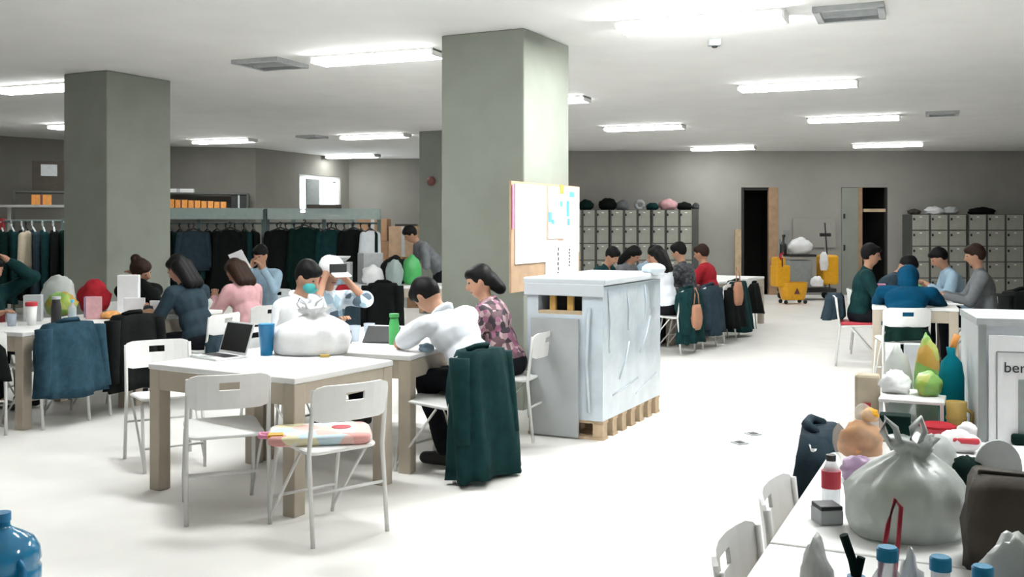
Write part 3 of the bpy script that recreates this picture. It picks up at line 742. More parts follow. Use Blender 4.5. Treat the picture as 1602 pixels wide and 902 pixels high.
MB().box((-LA/2-.0, -.020, H-.085), (LA+.03, .018, .09)).obj('lid_skirt', 'lid', cr, bevel=.006)
MB().box((-LA+.23, -.018, .44), (.38, .02, .86)).obj('grey_board', 'sheet', cr, bevel=.004)
# loose film folds on the right side
random.seed(3)
for (y, z0, y1, z1) in ((.10, 1.08, .13, .62), (.34, .40, .55, .66), (.5, 1.05, .53, .75), (.8, .55, 1.05, .82), (.9, 1.08, .93, .8), (.2, .30, .75, .36), (.7, .24, 1.2, .34)):
    MB().path([(.002, y, z0), (.010, (y+y1)/2+.01, (z0+z1)/2), (.002, y1, z1)], .006, 6).obj('film_fold', 'film', cr, smooth=True)
MB().path([(-.1, -.012, .2), (-.12, -.02, .55), (-.1, -.012, .95)], .014, 6).obj('film_fold', 'film', cr, smooth=True)
tag(blob_ := MB().ell((0, 0, .03), (.10, .07, .05)).obj('crumpled_film', 'film', None, smooth=True, loc=(1.15, 8.2, H)), 'crumpled pale film scrap on the far corner of the wrapped load', 'film')

# ------------------------------------------------------------------ notice board on the big pillar
nb = thing('notice_board', 'notice board covered in white papers on the right face of the big pillar', 'board', (-.016-.01, 8.2+.005, 1.0), math.atan2(u0.y, u0.x))
# local +x runs along the face, -y points out into the room
MB().box((.715, -.012, .455), (1.43, .02, .91)).obj('cork_panel', 'card2', nb)
sheets = [(.36, .56, .60, .66), (.93, .66, .44, .46), (1.22, .60, .36, .60), (.78, .22, .26, .40), (1.04, .21, .24, .40), (1.27, .21, .22, .40)]
for x, z, ww, hh in sheets: MB().box((x, -.028, z), (ww, .008, hh)).obj('paper_sheet', 'paper', nb)
for x, z, ww, hh in ((.74, .62, .06, .09), (.8, .58, .05, .04), (.98, .74, .05, .05), (1.13, .70, .05, .14), (1.15, .58, .05, .06), (1.22, .83, .1, .05)):
    MB().box((x, -.034, z), (ww, .003, hh)).obj('blue_print', 'blueink', nb)
for x, z, hh in ((.91, .25, .26), (1.16, .27, .17)):
    for k in range(6): MB().box((x+.008*(k % 2), -.034, z-hh/2+k*hh/6), (.02, .003, hh/9)).obj('handwriting', 'ink', nb)
MB().box((.99, -.034, .87), (.08, .004, .08)).obj('orange_note', 'orange', nb)
MB().box((.02, -.03, .70), (.03, .006, .36)).obj('red_strip', 'pink', nb)

# ------------------------------------------------------------------ lockers
def locker_unit(lb, x, y, cols, tiers, cw, th, rz=0):
    t = thing('locker_cabinet', lb, 'locker', (x, y, 0), rz)
    W_, H_ = cols*cw, tiers*th+.06
    MB().box((W_/2, .24, H_/2), (W_, .46, H_)).obj('carcass', 'lockframe', t)
    dm = MB().box((0, 0, 0), (cw-.055, .018, th-.022)).mesh('locker_door'); lm = MB().box((0, 0, 0), (.05, .008, .022)).mesh('label_card'); km = MB().box((0, 0, 0), (.035, .02, .05)).mesh('lock')
    for i in range(cols):
        for j in range(tiers):
            d = link('locker_door', dm, 'locker', t, loc=((i+.5)*cw+.012, 0, .06+(j+.5)*th))
            link('label_card', lm, 'white', d, loc=(.0, -.012, th*.33)); link('lock', km, 'black', d, loc=(-cw*.36, -.012, th*.2))
    return t
ly = 21.95
locker_unit('grey locker cabinet leftmost of the left bank, cut by the notice board', 1.22, ly, 3, 5, .295, .365)
locker_unit('grey locker cabinet in the middle of the left bank', 2.125, ly, 3, 5, .295, .365)
t = locker_unit('grey locker cabinet at the right end of the left bank', 3.03, ly, 3, 5, .295, .365)
MB().box((.955, .24, .95), (.14, .46, 1.9)).obj('end_panel', 'lockframe', t)
locker_unit('grey locker cabinet at the left end of the right bank', 8.66, ly, 3, 5, .405, .345)
locker_unit('grey locker cabinet second from left in the right bank', 9.90, ly, 3, 5, .405, .345)
locker_unit('grey locker cabinet at the right end of the right bank', 11.14, ly, 3, 5, .405, .345)

def blob(name, lb, cat, loc, r, m, amp=.18, seed=0, freq=2.2, flat=True, group=None, parent=None, n=22, mm=16, sub=False):
    mb = MB().ell((0, 0, 0), (1, 1, 1), None, n, mm); vs = []
    for v in mb.v:
        v = Vector(v); k = 1+amp*noise.noise(v*freq+Vector((seed*3.1, seed, 0)))+amp*.5*noise.noise(v*freq*2.7+Vector((seed, 9, 0)))
        p = Vector((v.x*r[0]*k, v.y*r[1]*k, v.z*r[2]*k))
        if flat: p.z = max(p.z, -r[2]*.72)+r[2]*.72
        vs.append(tuple(p))
    mb.v = vs
    o = mb.obj(name, m, parent, smooth=True, loc=loc)
    if parent is None: tag(o, lb, cat, group)
    return o
LZ = 1.885; RZ = 1.785
for i, (nm, lb, x, r, m) in enumerate((('helmet', 'dark green helmet on the left locker bank', 1.62, (.17, .16, .13), 'jgreen'), ('backpack', 'black backpack on the left lockers left of the pale roll', 2.1, (.2, .16, .15), 'jblack'),
    ('cloth_bundle', 'greyish cloth bundle on the left lockers', 2.42, (.15, .14, .12), 'jgrey'), ('backpack', 'pinkish bag on the left lockers', 3.42, (.2, .15, .14), 'jpink'),
    ('backpack', 'dark bag on the left lockers right of the pinkish bag', 3.78, (.16, .15, .10), 'jblack'), ('cloth_bundle', 'small dark bundle at the right end of the left lockers', 4.03, (.08, .13, .09), 'jplaid'))):
    blob(nm, lb, 'bag' if nm != 'helmet' else 'helmet', (x, ly+.22, LZ), r, m, seed=i)
t = thing('paper_roll', 'pale ring-shaped roll standing on the left lockers', 'roll', (2.8, ly+.2, LZ+.11)); o = MB().path([(.085*math.cos(a), 0, .085*math.sin(a)) for a in [k*PI/8 for k in range(17)]], .035, 8).obj('ring', 'mid', t, smooth=True)
blob('backpack', 'black bag on the left lockers right of the pale roll', 'bag', (3.08, ly+.24, LZ), (.14, .14, .09), 'jteal', seed=21)
for i, (lb, x, r, m) in enumerate((('brown bag on the right lockers, leftmost', 8.82, (.13, .14, .07), 'brown'), ('white plastic bag on the right lockers', 9.25, (.2, .15, .10), 'bag'), ('white crumpled bag between dark ones on the right lockers', 9.62, (.16, .14, .10), 'mid'), ('black bag on the right lockers', 10.3, (.3, .16, .09), 'jblack'))):
    blob('plastic_bag' if 'white' in lb else 'backpack', lb, 'bag', (x, ly+.22, RZ), r, m, seed=30+i, amp=.3)

# ------------------------------------------------------------------ cleaning gear by the doors
bk = thing('mop_bucket', 'yellow mop bucket with wringer on castors', 'bucket', (5.50, 20.0, 0), .15)
R = []
for j, (z, a, b) in enumerate(((.08, .22, .15), (.30, .27, .19), (.42, .28, .20), (.42, .26, .18), (.12, .2, .13))):
    R.append([Vector((a*math.copysign(abs(math.cos(q))**.6, math.cos(q))+.06, b*math.copysign(abs(math.sin(q))**.6, math.sin(q)), z)) for q in [2*PI*i/24 for i in range(24)]])
MB().loft(R).obj('tub', 'yellow', bk)
wg = MB(); wg.box((-.20, 0, .55), (.30, .30, .42)); wg.box((-.24, 0, .80), (.20, .26, .24)); wg.obj('wringer', 'yellow', bk, bevel=.03, seg=3)
MB().path([(-.24, -.1, .86), (-.26, -.14, .98), (-.2, -.14, 1.0)], .03, 8).obj('handle', 'red', bk, smooth=True)
MB().box((-.22, -.14, .78), (.02, .02, .26)).obj('lever', 'maroon', bk)
for x in (-.14, .26):
    for y in (-.13, .13): MB().lathe([(.03, -.02), (.04, -.01), (.04, .01), (.03, .02)], n=12).obj('castor', 'black', bk, loc=(x, y, .04)).rotation_euler = (PI/2, 0, 0)
MB().add([(.0, -.205, .2), (.12, -.205, .2), (.06, -.21, .32), (.0, -.2, .2), (.12, -.2, .2), (.06, -.2, .32)], [(0, 1, 2), (3, 5, 4), (0, 3, 4, 1), (1, 4, 5, 2), (2, 5, 3, 0)]).obj('warning_sign', 'maroon', bk)
ct = thing('cleaning_cart', 'dark cleaning cart with white and yellow bags beside the mop bucket', 'cart', (6.15, 21.1, 0), .1)
MB().box((0, 0, .2), (1.1, .5, .08)).obj('base', 'black', ct, bevel=.02); MB().box((-.2, 0, .55), (.5, .42, .55)).obj('bin', 'grey', ct, bevel=.03)
MB().box((-.15, 0, .92), (.55, .45, .05)).obj('shelf', 'black', ct, bevel=.01); MB().box((-.4, .1, 1.2), (.1, .1, .5)).obj('post', 'grey', ct)
for x in (-.5, .5): MB().path([(x, .22, .2), (x, .22, 1.25)], .018).obj('post', 'grey', ct)
MB().box((.45, 0, .62), (.34, .42, .62)).obj('yellow_bag', 'yellow', ct, bevel=.06, seg=3)
for x in (-.48, .48):
    for y in (-.2, .2): MB().lathe([(.05, -.02), (.075, -.01), (.075, .01), (.05, .02)], n=12).obj('castor', 'black', ct, loc=(x, y, .08)).rotation_euler = (PI/2, 0, 0)
blob('plastic_bag', 'white plastic bag on top of the cleaning cart', 'bag', (6.0, 21.05, .945), (.24, .2, .2), 'bag', seed=3)
blob('floor_mop', 'white string mop hanging on the cart', 'mop', (6.42, 20.8, .62), (.09, .07, .22), 'bag', seed=7)
blob('bucket_cloth', 'pale cloth draped on the lower cart', 'cloth', (6.25, 20.72, .3), (.14, .08, .12), 'paper', seed=8)
t = thing('broom', 'dark broom with a long handle standing on the cleaning cart', 'broom', (6.6, 20.95, 0)); MB().path([(0, 0, .0), (-.1, .05, 1.6)], .015).obj('handle', 'black', t); MB().box((-.09, .05, 1.35), (.22, .06, .07)).obj('head', 'black', t)
t = thing('spray_bottle', 'dark bottles in the caddy on the cleaning cart', 'bottle', (5.68, 21.15, .945)); MB().lathe([(.07, 0), (.07, .2), (.02, .28), (.02, .36)]).obj('bottle', 'black', t); MB().box((0, -.03, .38), (.04, .12, .05)).obj('trigger', 'black', t)
box_thing('wall_board', 'plain pale board on the wall behind the cleaning cart', 'board', (6.72, YB-.03, 1.05), (.95, .03, .65), 'wall_lit', 0)

# ------------------------------------------------------------------ left background: racks, shelves, boxes
def make_garment(m, ln, seed, w_=.21, hm='black'):
    t = thing('garment', '', 'clothing')
    N = 20; R = []
    prof = [(0, w_+.03, .06), (.25, w_+.02, .055), (.6, w_, .05), (.85, w_-.005, .05), (.94, w_*.8, .04), (1, .06, .03)]
    for f_, ww, dp in prof:
        z = -.08-ln*(1-f_)
        R.append([Vector((ww*math.cos(2*PI*i/N), dp*math.sin(2*PI*i/N)+.008*math.sin(5*2*PI*i/N+seed), z)) for i in range(N)])
    MB().loft(R).obj('body', m, t, smooth=True)
    for s in (-1, 1):
        MB().cap((s*(w_-.02), 0, -.15), .055, (s*(w_+.035), .01, -.15-ln*.75), .045, 8).obj('sleeve', m, t, smooth=True)
    MB().path([(-w_-.0, 0, -.125), (0, 0, -.045), (0, .01, -.02), (.02, .01, .02), (0, .01, .035), (-.02, .01, .02)], .012, 6).obj('hanger', hm, t)
    MB().path([(w_, 0, -.125), (0, 0, -.045)], .012, 6).obj('hanger_arm', hm, t)
    return t
GM = {}
def garment(x, y, z, rz, m, ln, lb, group=None, seed=0, hm='black'):
    k = (m, round(ln, 2), hm)
    if k not in GM:
        g = make_garment(m, ln, seed, hm=hm); g.location = (x, y, z); g.rotation_euler = (0, 0, rz); g['label'] = lb
        if group: g['group'] = group
        GM[k] = g
    else: g = dup(GM[k], (x, y, z), rz, lb, group)
    return g
def rack(lb, a, b, posts, top=True, zb=1.58, zt=1.80, pm='steel', mid=None):
    a = Vector(a); b = Vector(b); d = b-a; L_ = d.length; rz = math.atan2(d.y, d.x)
    t = thing('clothes_rack', lb, 'rack', (a.x, a.y, 0), rz)
    MB().path([(0, 0, zb), (L_, 0, zb)], .016).obj('rail', pm, t, smooth=True)
    for k in range(posts):
        x = L_*k/(posts-1); MB().box((x, 0, zt/2), (.06, .04, zt)).obj('post', mid if (mid and k == 1) else pm, t)
        MB().box((x, 0, .025), (.06, .55, .05)).obj('foot', pm, t)
    if top:
        MB().box((L_/2, 0, zt), (L_, .5, .02)).obj('top_shelf', 'cover', t)
        MB().box((L_/2, -.25, zt-.08), (L_, .006, .16)).obj('cover_flap', 'cover', t)
    return t, a, d.normalized(), L_, rz
random.seed(11)
def fill(a, d, L_, rz, n, mats, ln, lbs, group, z=1.58, x0=.15, tilt=.5, hm='black'):
    for i in range(n):
        p = a+d*(x0+(L_-2*x0)*i/(n-1)); m = mats[i % len(mats)]
        garment(p.x, p.y, z-.035, rz+PI/2+tilt+random.uniform(-.25, .25), m, ln[i % len(ln)], lbs, group, i, hm)
t, a, d, L_, rz = rack('dark steel clothes rack with clear top, left of two in the middle', (-5.75, 15.3), (-3.86, 15.7), 3)
fill(a, d, L_, rz, 13, ['jgreen', 'jteal', 'jblack', 'jgreen', 'jblack'], [.85, .95, .9], 'dark green or black garment on the left of the two middle racks', 'dark garments on the left middle rack')
for f_, m, ln, lb in ((.35, 'jgreen', 1.0, 'deep green coat facing forward at the left of the left middle rack'), (1.5, 'jblack', 1.05, 'black coat facing forward at the right of the left middle rack')):
    garment(*(a+d*f_-Vector((0, .26))), 1.56, rz+.2, m, ln, lb)
garment(*(a+d*.98-Vector((0, .3))), 1.545, rz+.15, 'jslate', .6, 'slate blue garment hanging in front of the dark ones on the middle rack')
t, a, d, L_, rz = rack('dark steel clothes rack with clear top, right of two in the middle', (-3.80, 15.72), (-2.12, 16.1), 3)
fill(a, d, L_, rz, 12, ['jblack', 'jgreen', 'jteal', 'jblack', 'jplaid'], [.95, .85, .9], 'dark green or black garment on the right of the two middle racks', 'dark garments on the right middle rack')
garment(*(a+d*1.62-Vector((0, .25))), 1.545, rz+.9, 'shirtw', .45, 'white garment at the right end of the right middle rack')
for f_, m, ln, lb in ((.25, 'jblack', 1.02, 'black coat facing forward near the left end of the right middle rack'), (1.02, 'jteal', 1.05, 'dark teal coat facing forward in the middle of the right middle rack'), (1.36, 'jblack', .8, 'short black jacket facing forward on the right middle rack')):
    garment(*(a+d*f_-Vector((0, .26))), 1.56, rz+.2, m, ln, lb)
garment(*(a+d*.62-Vector((0, .3))), 1.60, rz+.05, 'jgreen', 1.0, 'dark hooded garment hanging at the front of the right middle rack')
t, a, d, L_, rz = rack('clothes rack with a red post at the far left', (-7.6, 13.5), (-4.75, 12.55), 4, top=False, zb=1.60, zt=1.64, mid='redmetal', pm='steel')
fill(a, d, L_, rz, 17, ['jteal', 'jblack', 'jslate', 'jteal', 'jblack', 'jgreen'], [.95, .9, 1.0], 'dark garment on a pale hanger on the far-left rack', 'garments on the far-left rack', z=1.60, tilt=.9, hm='hanger')
garment(-6.15, 12.8, 1.56, 1.8, 'beige', .55, 'beige garment beside the red post of the far-left rack')
# white shelf unit and high storage at far left
def shelf_unit(lb, loc, rz, L_, dp, zs, m='mid', name='storage_shelf'):
    t = thing(name, lb, 'shelf', (*loc, 0), rz)
    for z in zs: MB().box((L_/2, dp/2, z), (L_, dp, .035)).obj('shelf_board', m, t)
    for x in (.02, L_-.02):
        for y in (.02, dp-.02): MB().box((x, y, max(zs)/2), (.04, .04, max(zs))).obj('post', m, t)
    return t
sa = math.atan2(4.8, 4.3)
shelf_unit('white shelving unit behind the far-left clothes rack', (-8.3, 16.2), .12, 1.5, .6, (.4, 1.15, 1.62, 1.86), 'white')
sh2 = shelf_unit('dark storage shelf high behind the white shelving at far left', (-8.55, 17.3), .45, 2.3, .6, (.5, 1.2, 1.86, 2.13), 'lockframe')
def crate_box(x, y, z, dim, m, lb, rz=0, group=None):
    t = thing('box', lb, 'box', (x, y, z), rz, group)
    MB().box((0, 0, dim[2]/2), dim).obj('carton', m, t, bevel=.006)
    if m != 'brown': MB().box((0, -dim[1]/2-.001, dim[2]*.5), (dim[0]*.12, .004, dim[2]*.98)).obj('tape', 'mid' if m != 'orange' else 'maroon', t)
    return t
def sh(lx, lyy, base, rz): a = rot2(lx, lyy, rz); return base[0]+a[0], base[1]+a[1]
B2 = (-8.55, 17.3)
for i, (lx, m, ww, lb) in enumerate(((.45, 'orange', .32, 'orange box on the far-left storage shelf'), (1.05, 'card', .4, 'brown box on the far-left storage shelf'), (1.55, 'orange', .4, 'reddish orange box on the far-left storage shelf beside the pillar'))):
    x, y = sh(lx, .22, B2, .45); crate_box(x, y, 1.878, (ww, .36, .2), m, lb, .45)
x, y = sh(.62, .3, B2, .45); bx_ = crate_box(x, y, 2.148, (.62, .4, .52), 'brown', 'dark brown cabinet box with a white label, high at the far left', .45)
MB().box((-.05, -.205, .36), (.26, .008, .2)).obj('label', 'mid', bx_)
x, y = sh(1.75, .3, B2, .45); crate_box(x, y, 2.148, (.35, .4, .4), 'grey', 'pale grey box on top of the far-left storage shelf', .45)
ws = math.atan2(.4, 1.72)
B3 = (-7.15, 20.5)
shelf_unit('long dark storage shelf with orange boxes, right of the left pillar', B3, ws, 1.75, .6, (.5, 1.2, 1.88, 2.2), 'lockframe')
for i in range(5):
    x, y = sh(.16+.255*i, .2, B3, ws); crate_box(x, y, 1.899, (.235, .3, .18-.012*i), 'orange', 'orange box %s on the long storage shelf' % ['leftmost', 'second from the left', 'in the middle of the row', 'second from the right', 'rightmost'][i], ws)
x, y = sh(1.55, .2, B3, ws); crate_box(x, y, 1.899, (.3, .32, .28), 'black', 'black box at the right end of the long storage shelf', ws)
x, y = sh(.35, .3, B3, ws); crate_box(x, y, 2.218, (.6, .35, .08), 'white', 'thin white carton on top of the long storage shelf', ws)
# dark box under the window on a stand
shelf_unit('low storage shelf under the bright window', (-4.35, 19.9), .1, 1.2, .45, (.4, 1.0, 1.78), 'steel')
crate_box(-3.75, 20.2, 1.799, (.66, .34, .16), 'brown', 'flat dark brown box in front of the bright window', .1)
# cardboard boxes by the back wall
for i, (x, y, z, dim, m, lb) in enumerate(((-2.62, 19.3, 1.25, (.55, .4, .42), 'card', 'brown cardboard box at the upper left of the carton stack'), (-2.62, 19.3, .62, (.6, .45, .62), 'card', 'brown cardboard box in the middle left of the carton stack'),
    (-2.62, 19.3, 0, (.65, .5, .61), 'card2', 'cardboard box at the lower left of the carton stack'), (-2.02, 19.15, .95, (.55, .45, .58), 'card2', 'large light cardboard box on the right of the carton stack'),
    (-2.02, 19.15, .46, (.5, .45, .48), 'orange', 'orange carton in the middle right of the stack'), (-2.02, 19.15, 0, (.58, .5, .45), 'card', 'brown cardboard box at the lower right of the carton stack'), (-1.5, 19.3, .0, (.4, .4, 1.1), 'card2', 'tall light carton beside the farther pillar'))):
    crate_box(x, y, z, dim, m, lb, .08*((i % 3)-1))
box_thing('flat_tray', 'flat black tray on top of the large light cardboard box', 'tray', (-2.0, 19.15, 1.531), (.4, .3, .04), 'black')
box_thing('speaker', 'small black speaker on the tall light carton', 'speaker', (-1.5, 19.3, 1.101), (.14, .14, .32), 'black')
# mid-back table with clutter and draped chairs
make_table('white table in the middle distance crowded with bags and bowls', (-2.75, 13.55), -.1, 1.9, .8)
chair(-2.12, 13.1, (.1, 1), 'white folding chair under the red cloth in the middle distance'); jacket(-2.12, 13.1, (.1, 1), 'red cloth over a chair in the middle distance', 'jred', .17, .79, .3, .08, seed=3, sleeves=False, collar=False)
chair(-1.63, 12.9, (.1, 1), 'white folding chair under the square black jacket'); jacket(-1.63, 12.9, (.1, 1), 'square black jacket over a chair in the middle distance', 'jblack', .225, .83, .2, .12, seed=8)
t = thing('backpack', 'slate grey backpack in front of the red cloth', 'bag', (-2.02, 12.1, 0)); 
MB().box((0, 0, .40), (.40, .24, .54)).obj('pack', 'jslate', t, bevel=.08, seg=4); MB().box((0, 0, .065), (.3, .24, .13)).obj('stand_base', 'black', t, bevel=.02); MB().path([(-.06, 0, .665), (0, 0, .7), (.06, 0, .665)], .012).obj('handle', 'jblack', t)
random.seed(5)
cl = [('box', 'pale grey tissue box on the crowded table', -2.35, 13.85, (.3, .22, .3), 'mid'), ('box', 'dark red flat box on the crowded table', -2.55, 13.75, (.34, .25, .08), 'red'), ('bag', 'blue grey bag on the crowded table', -2.42, 13.66, (.13, .1, .14), 'jlight'), ('bag', 'black bag at the right of the crowded table', -1.62, 13.9, (.2, .15, .22), 'jblack'),
      ('bag', 'white bag on the crowded table', -1.9, 13.8, (.15, .1, .15), 'bag'), ('bag', 'grey bag at the left end of the crowded table', -2.68, 13.95, (.1, .1, .15), 'jgrey'), ('box', 'white carton behind the black bag', -1.98, 14.12, (.3, .2, .42), 'mid')]
for i, (k, lb, x, y, dm, m) in enumerate(cl):
    if k == 'box': box_thing('carton', lb, 'box', (x, y, .745), dm, m, .1*i, .008)
    else: blob('cloth_bag', lb, 'bag', (x, y, .745), dm, m, seed=i)
tag(MB().lathe([(.06, 0), (.13, .06), (.14, .08), (.12, .08), (.05, .02)]).obj('bowl', 'white', None, smooth=True, loc=(-2.35, 13.85, 1.046)), 'white bowl on the tissue box in the middle distance', 'bowl')
blob('carrier_bag', 'bright green carrier bag held by the bending person', 'bag', (-1.36, 13.75, .745), (.13, .1, .23), 'green', amp=.12, seed=4)
blob('carrier_bag', 'pale blue plastic bag left of the green carrier bag', 'bag', (-1.58, 13.6, .745), (.12, .1, .2), 'cover', amp=.15, seed=14)

# ------------------------------------------------------------------ things on the front table
def bottle(name, lb, cat, loc, r, h_, m, capm=None, n=20, neck=.35, ch=.02):
    t = thing(name, lb, cat, loc)
    MB().lathe([(r*.92, 0), (r, .01), (r, h_*.68), (r*.9, h_*.75), (r*neck, h_*.9), (r*neck, h_)], n=n).obj('bottle', m, t, smooth=True)
    if capm: MB().lathe([(r*neck*1.15, h_-.004), (r*neck*1.15, h_+ch)], n=n).obj('cap', capm, t)
    return t
lp = thing('laptop', 'open silver laptop with a dark screen on the front table', 'laptop', (-1.80, 6.18, .74), math.radians(-42))
lp.scale = (.9, .9, .9)
MB().box((0, 0, .008), (.33, .23, .016)).obj('base', 'alu', lp, bevel=.005); MB().box((0, .02, .0172), (.29, .11, .002)).obj('keyboard', 'black', lp)
MB().box((0, -.075, .0172), (.1, .06, .002)).obj('trackpad', 'mid', lp)
sc_ = MB(); R3 = Matrix.Rotation(-.32, 3, 'X')
sc_.box(Vector((0, .115, .016))+R3 @ Vector((0, 0, .112)), (.33, .010, .224), M3=R3); so = sc_.obj('screen_lid', 'alu', lp, bevel=.004)
MB().box(Vector((0, .115, .016))+R3 @ Vector((0, -.0062, .115)), (.305, .002, .195), M3=R3).obj('screen', 'screen', so)
t = thing('cup', 'tall blue plastic tumbler right of the laptop', 'cup', (-1.53, 6.30, .74)); MB().lathe([(.036, 0), (.05, .19), (.052, .195), (.047, .195), (.034, .01)]).obj('tumbler', 'bluec', t, smooth=True); MB().lathe([(.049, .19), (.049, .196)]).obj('rim', 'cap', t)
# large white carrier bag
def carrier(lb, loc, r, m, seed, knot=True, rz=0):
    t = thing('carrier_bag', lb, 'bag', loc, rz)
    H_ = r[2]*1.75; N_ = 56; R = []
    prof = [(0, .80), (.03, .92), (.15, 1.0), (.32, 1.04), (.48, .98), (.60, .86), (.70, .68), (.78, .46), (.84, .30), (.88, .24), (.94, .34), (1.0, .42)]
    for f_, k in prof:
        ring = []
        for i in range(N_):
            a = 2*PI*i/N_; c, sn_ = math.cos(a), math.sin(a)
            q = Vector((c*2, sn_*2, f_*3.5+seed))
            fold = (.05+.16*f_)*(.6*noise.noise(q*1.3)+.5*abs(noise.noise(q*2.6))-.15)+.05*f_*math.sin(9*a+seed+f_*4)
            kk = max(.08, k*(1+fold*1.6))
            ring.append(Vector((r[0]*kk*c+.02*f_*math.sin(seed), r[1]*kk*sn_, max(0, H_*f_+ (0 if f_ < .02 else .10*H_*f_*noise.noise(q*.8))))))
        R.append(ring)
    MB().loft(R).obj('bag', m, t, smooth=True)
    for s in (-1, 1):
        MB().path([(s*r[0]*.2, 0, H_*.9), (s*r[0]*.36, .01, H_*1.08), (s*r[0]*.30, .015, H_*1.22), (s*r[0]*.14, .01, H_*1.12), (s*r[0]*.08, .0, H_*.92)], .009, 6).obj('handle', m, t, smooth=True)
    return t
carrier('large crumpled white carrier bag in the middle of the front table', (-1.27, 6.38, .74), (.245, .17, .165), 'bag', 2)
blob('plastic_bag', 'smaller white plastic bag left against the large white carrier bag', 'bag', (-1.42, 6.55, .74), (.10, .1, .19), 'bag', seed=6, amp=.2)
bottle('bottle', 'light blue bottle behind the white carrier bag', 'bottle', (-1.24, 7.02, .74), .032, .14, 'ltblue', 'cap')
for i, (x, y, lb) in enumerate(((-1.10, 7.06, 'clear cup left of the black tablet'), (-1.02, 7.22, 'clear cup behind the other clear cup'))): 
    t = thing('cup', lb, 'cup', (x, y, .74)); MB().lathe([(.03, 0), (.042, .11), (.04, .11), (.028, .008)]).obj('beaker', 'pet', t, smooth=True)
box_thing('mobile_phone', 'small black phone standing beside the clear cups', 'phone', (-1.12, 6.92, .74), (.04, .02, .09), 'black', .3)
tb = thing('tablet', 'black tablet propped on the second white table', 'tablet', (-.90, 6.98, .74), -.2); 
R3 = Matrix.Rotation(-.9, 3, 'X'); MB().box((0, 0, .055), (.24, .012, .16), M3=R3).obj('body', 'black', tb, bevel=.004); MB().box((0, .02, .004), (.2, .1, .008)).obj('stand', 'mid', tb)
t = bottle('bottle', 'green-capped bottle in front of the man in white', 'bottle', (-.80, 6.86, .74), .036, .19, 'green', 'green', neck=.8)
box_thing('eraser', 'small dark dotted object lying on the front table', 'object', (-1.15, 6.20, .74), (.06, .03, .018), 'mustard', .3)
box_thing('notebook', 'white open notebook on the second table', 'notebook', (-.75, 7.3, .74), (.3, .21, .012), 'paper', -.3, .002)
blob('cloth', 'pale blue cloth in front of the man in white', 'cloth', (-.55, 6.5, .74), (.05, .05, .03), 'jlight', seed=4)
# printed bag on the chair
pc = thing('printed_bag', 'flat colourful printed bag on the seat of the front right chair', 'bag', (-.99, 5.21, .452), face((-.65, .76))-.5)
R = []
for z, k in ((0, .93), (.008, 1), (.036, 1), (.046, .94)):
    R.append([Vector((.26*k*math.copysign(abs(math.cos(q))**.3, math.cos(q)), .19*k*math.copysign(abs(math.sin(q))**.3, math.sin(q)), z)) for q in [2*PI*i/32 for i in range(32)]])
MB().loft(R).obj('pouch', 'cushion', pc, smooth=True); MB().lathe([(.05, .044), (.05, .049)], (.11, .04, 0)).obj('red_print', 'red', pc)
MB().box((-.22, -.1, .04), (.08, .06, .03)).obj('yellow_tag', 'yellow', pc, bevel=.01)
MB().path([(-.25, .02, .03), (-.30, .03, .03), (-.30, -.04, .03), (-.25, -.06, .03)], .012, 6).obj('strap', 'pink', pc, smooth=True)
# left table clutter
def cup(lb, x, y, r, h_, m, lid=None):
    t = thing('cup', lb, 'cup', (x, y, .74)); MB().lathe([(r*.75, 0), (r, h_), (r*.92, h_), (r*.7, .01)]).obj('beaker', m, t, smooth=True)
    if lid: MB().lathe([(r*1.05, h_-.005), (r*1.05, h_+.02), (r*.9, h_+.03)]).obj('lid', lid, t)
cup('white cup with a red lid at the far-left table', -3.90, 8.20, .045, .16, 'white', 'red')
bottle('bottle', 'dark bottle on the far-left table', 'bottle', (-3.78, 8.38, .74), .04, .2, 'black', 'mid', neck=.8)
bottle('bottle', 'clear bottle with a blue label on the far-left table', 'bottle', (-3.72, 8.55, .74), .035, .16, 'pet', 'ltblue')
cup('small clear cup near the left table edge', -4.02, 8.12, .04, .1, 'pet')
box_thing('tissue_box', 'tall pale box behind the red-lidded cup', 'box', (-4.05, 8.55, .74), (.14, .12, .22), 'mid', .3)
box_thing('carton', 'pale pink carton on the left table', 'box', (-3.62, 8.75, .74), (.13, .09, .19), 'jpink', .4)
box_thing('carton', 'lilac carton beside the pale pink one on the left table', 'box', (-3.72, 8.92, .74), (.1, .08, .18), 'purple', .2)
blob('snack_bag', 'orange and yellow snack bag on the left table', 'bag', (-3.48, 8.76, .74), (.09, .07, .04), 'food', seed=2)
blob('snack_bag', 'brown snack bag next to the wrapped food', 'bag', (-3.22, 8.95, .74), (.10, .07, .04), 'card', seed=3)
box_thing('carton', 'white upright box between the red bag and the hair-bun person', 'box', (-3.62, 9.55, .74), (.19, .1, .34), 'paper', .15)
box_thing('paper_sheet', 'white folded card standing on the left table', 'paper', (-3.38, 9.05, .74), (.18, .04, .16), 'paper', .1)
box_thing('paper_sheet', 'small white leaning card right of the folded card', 'paper', (-3.22, 9.12, .74), (.1, .03, .13), 'paper', -.3)
blob('plastic_bag', 'large clear plastic bag of food on the left table', 'bag', (-3.0, 9.3, .74), (.24, .18, .11), 'tbag', seed=5)
blob('cloth_bag', 'red bag on the left table', 'bag', (-3.95, 9.55, .74), (.15, .1, .17), 'jred', seed=9)
blob('snack_bag', 'yellow green snack bag left of the red bag', 'bag', (-4.08, 9.15, .74), (.14, .1, .12), 'greenbag', seed=8)
blob('plastic_bag', 'pale crumpled plastic bag behind the snack bags', 'bag', (-4.22, 9.4, .74), (.16, .1, .2), 'tbag', seed=10)

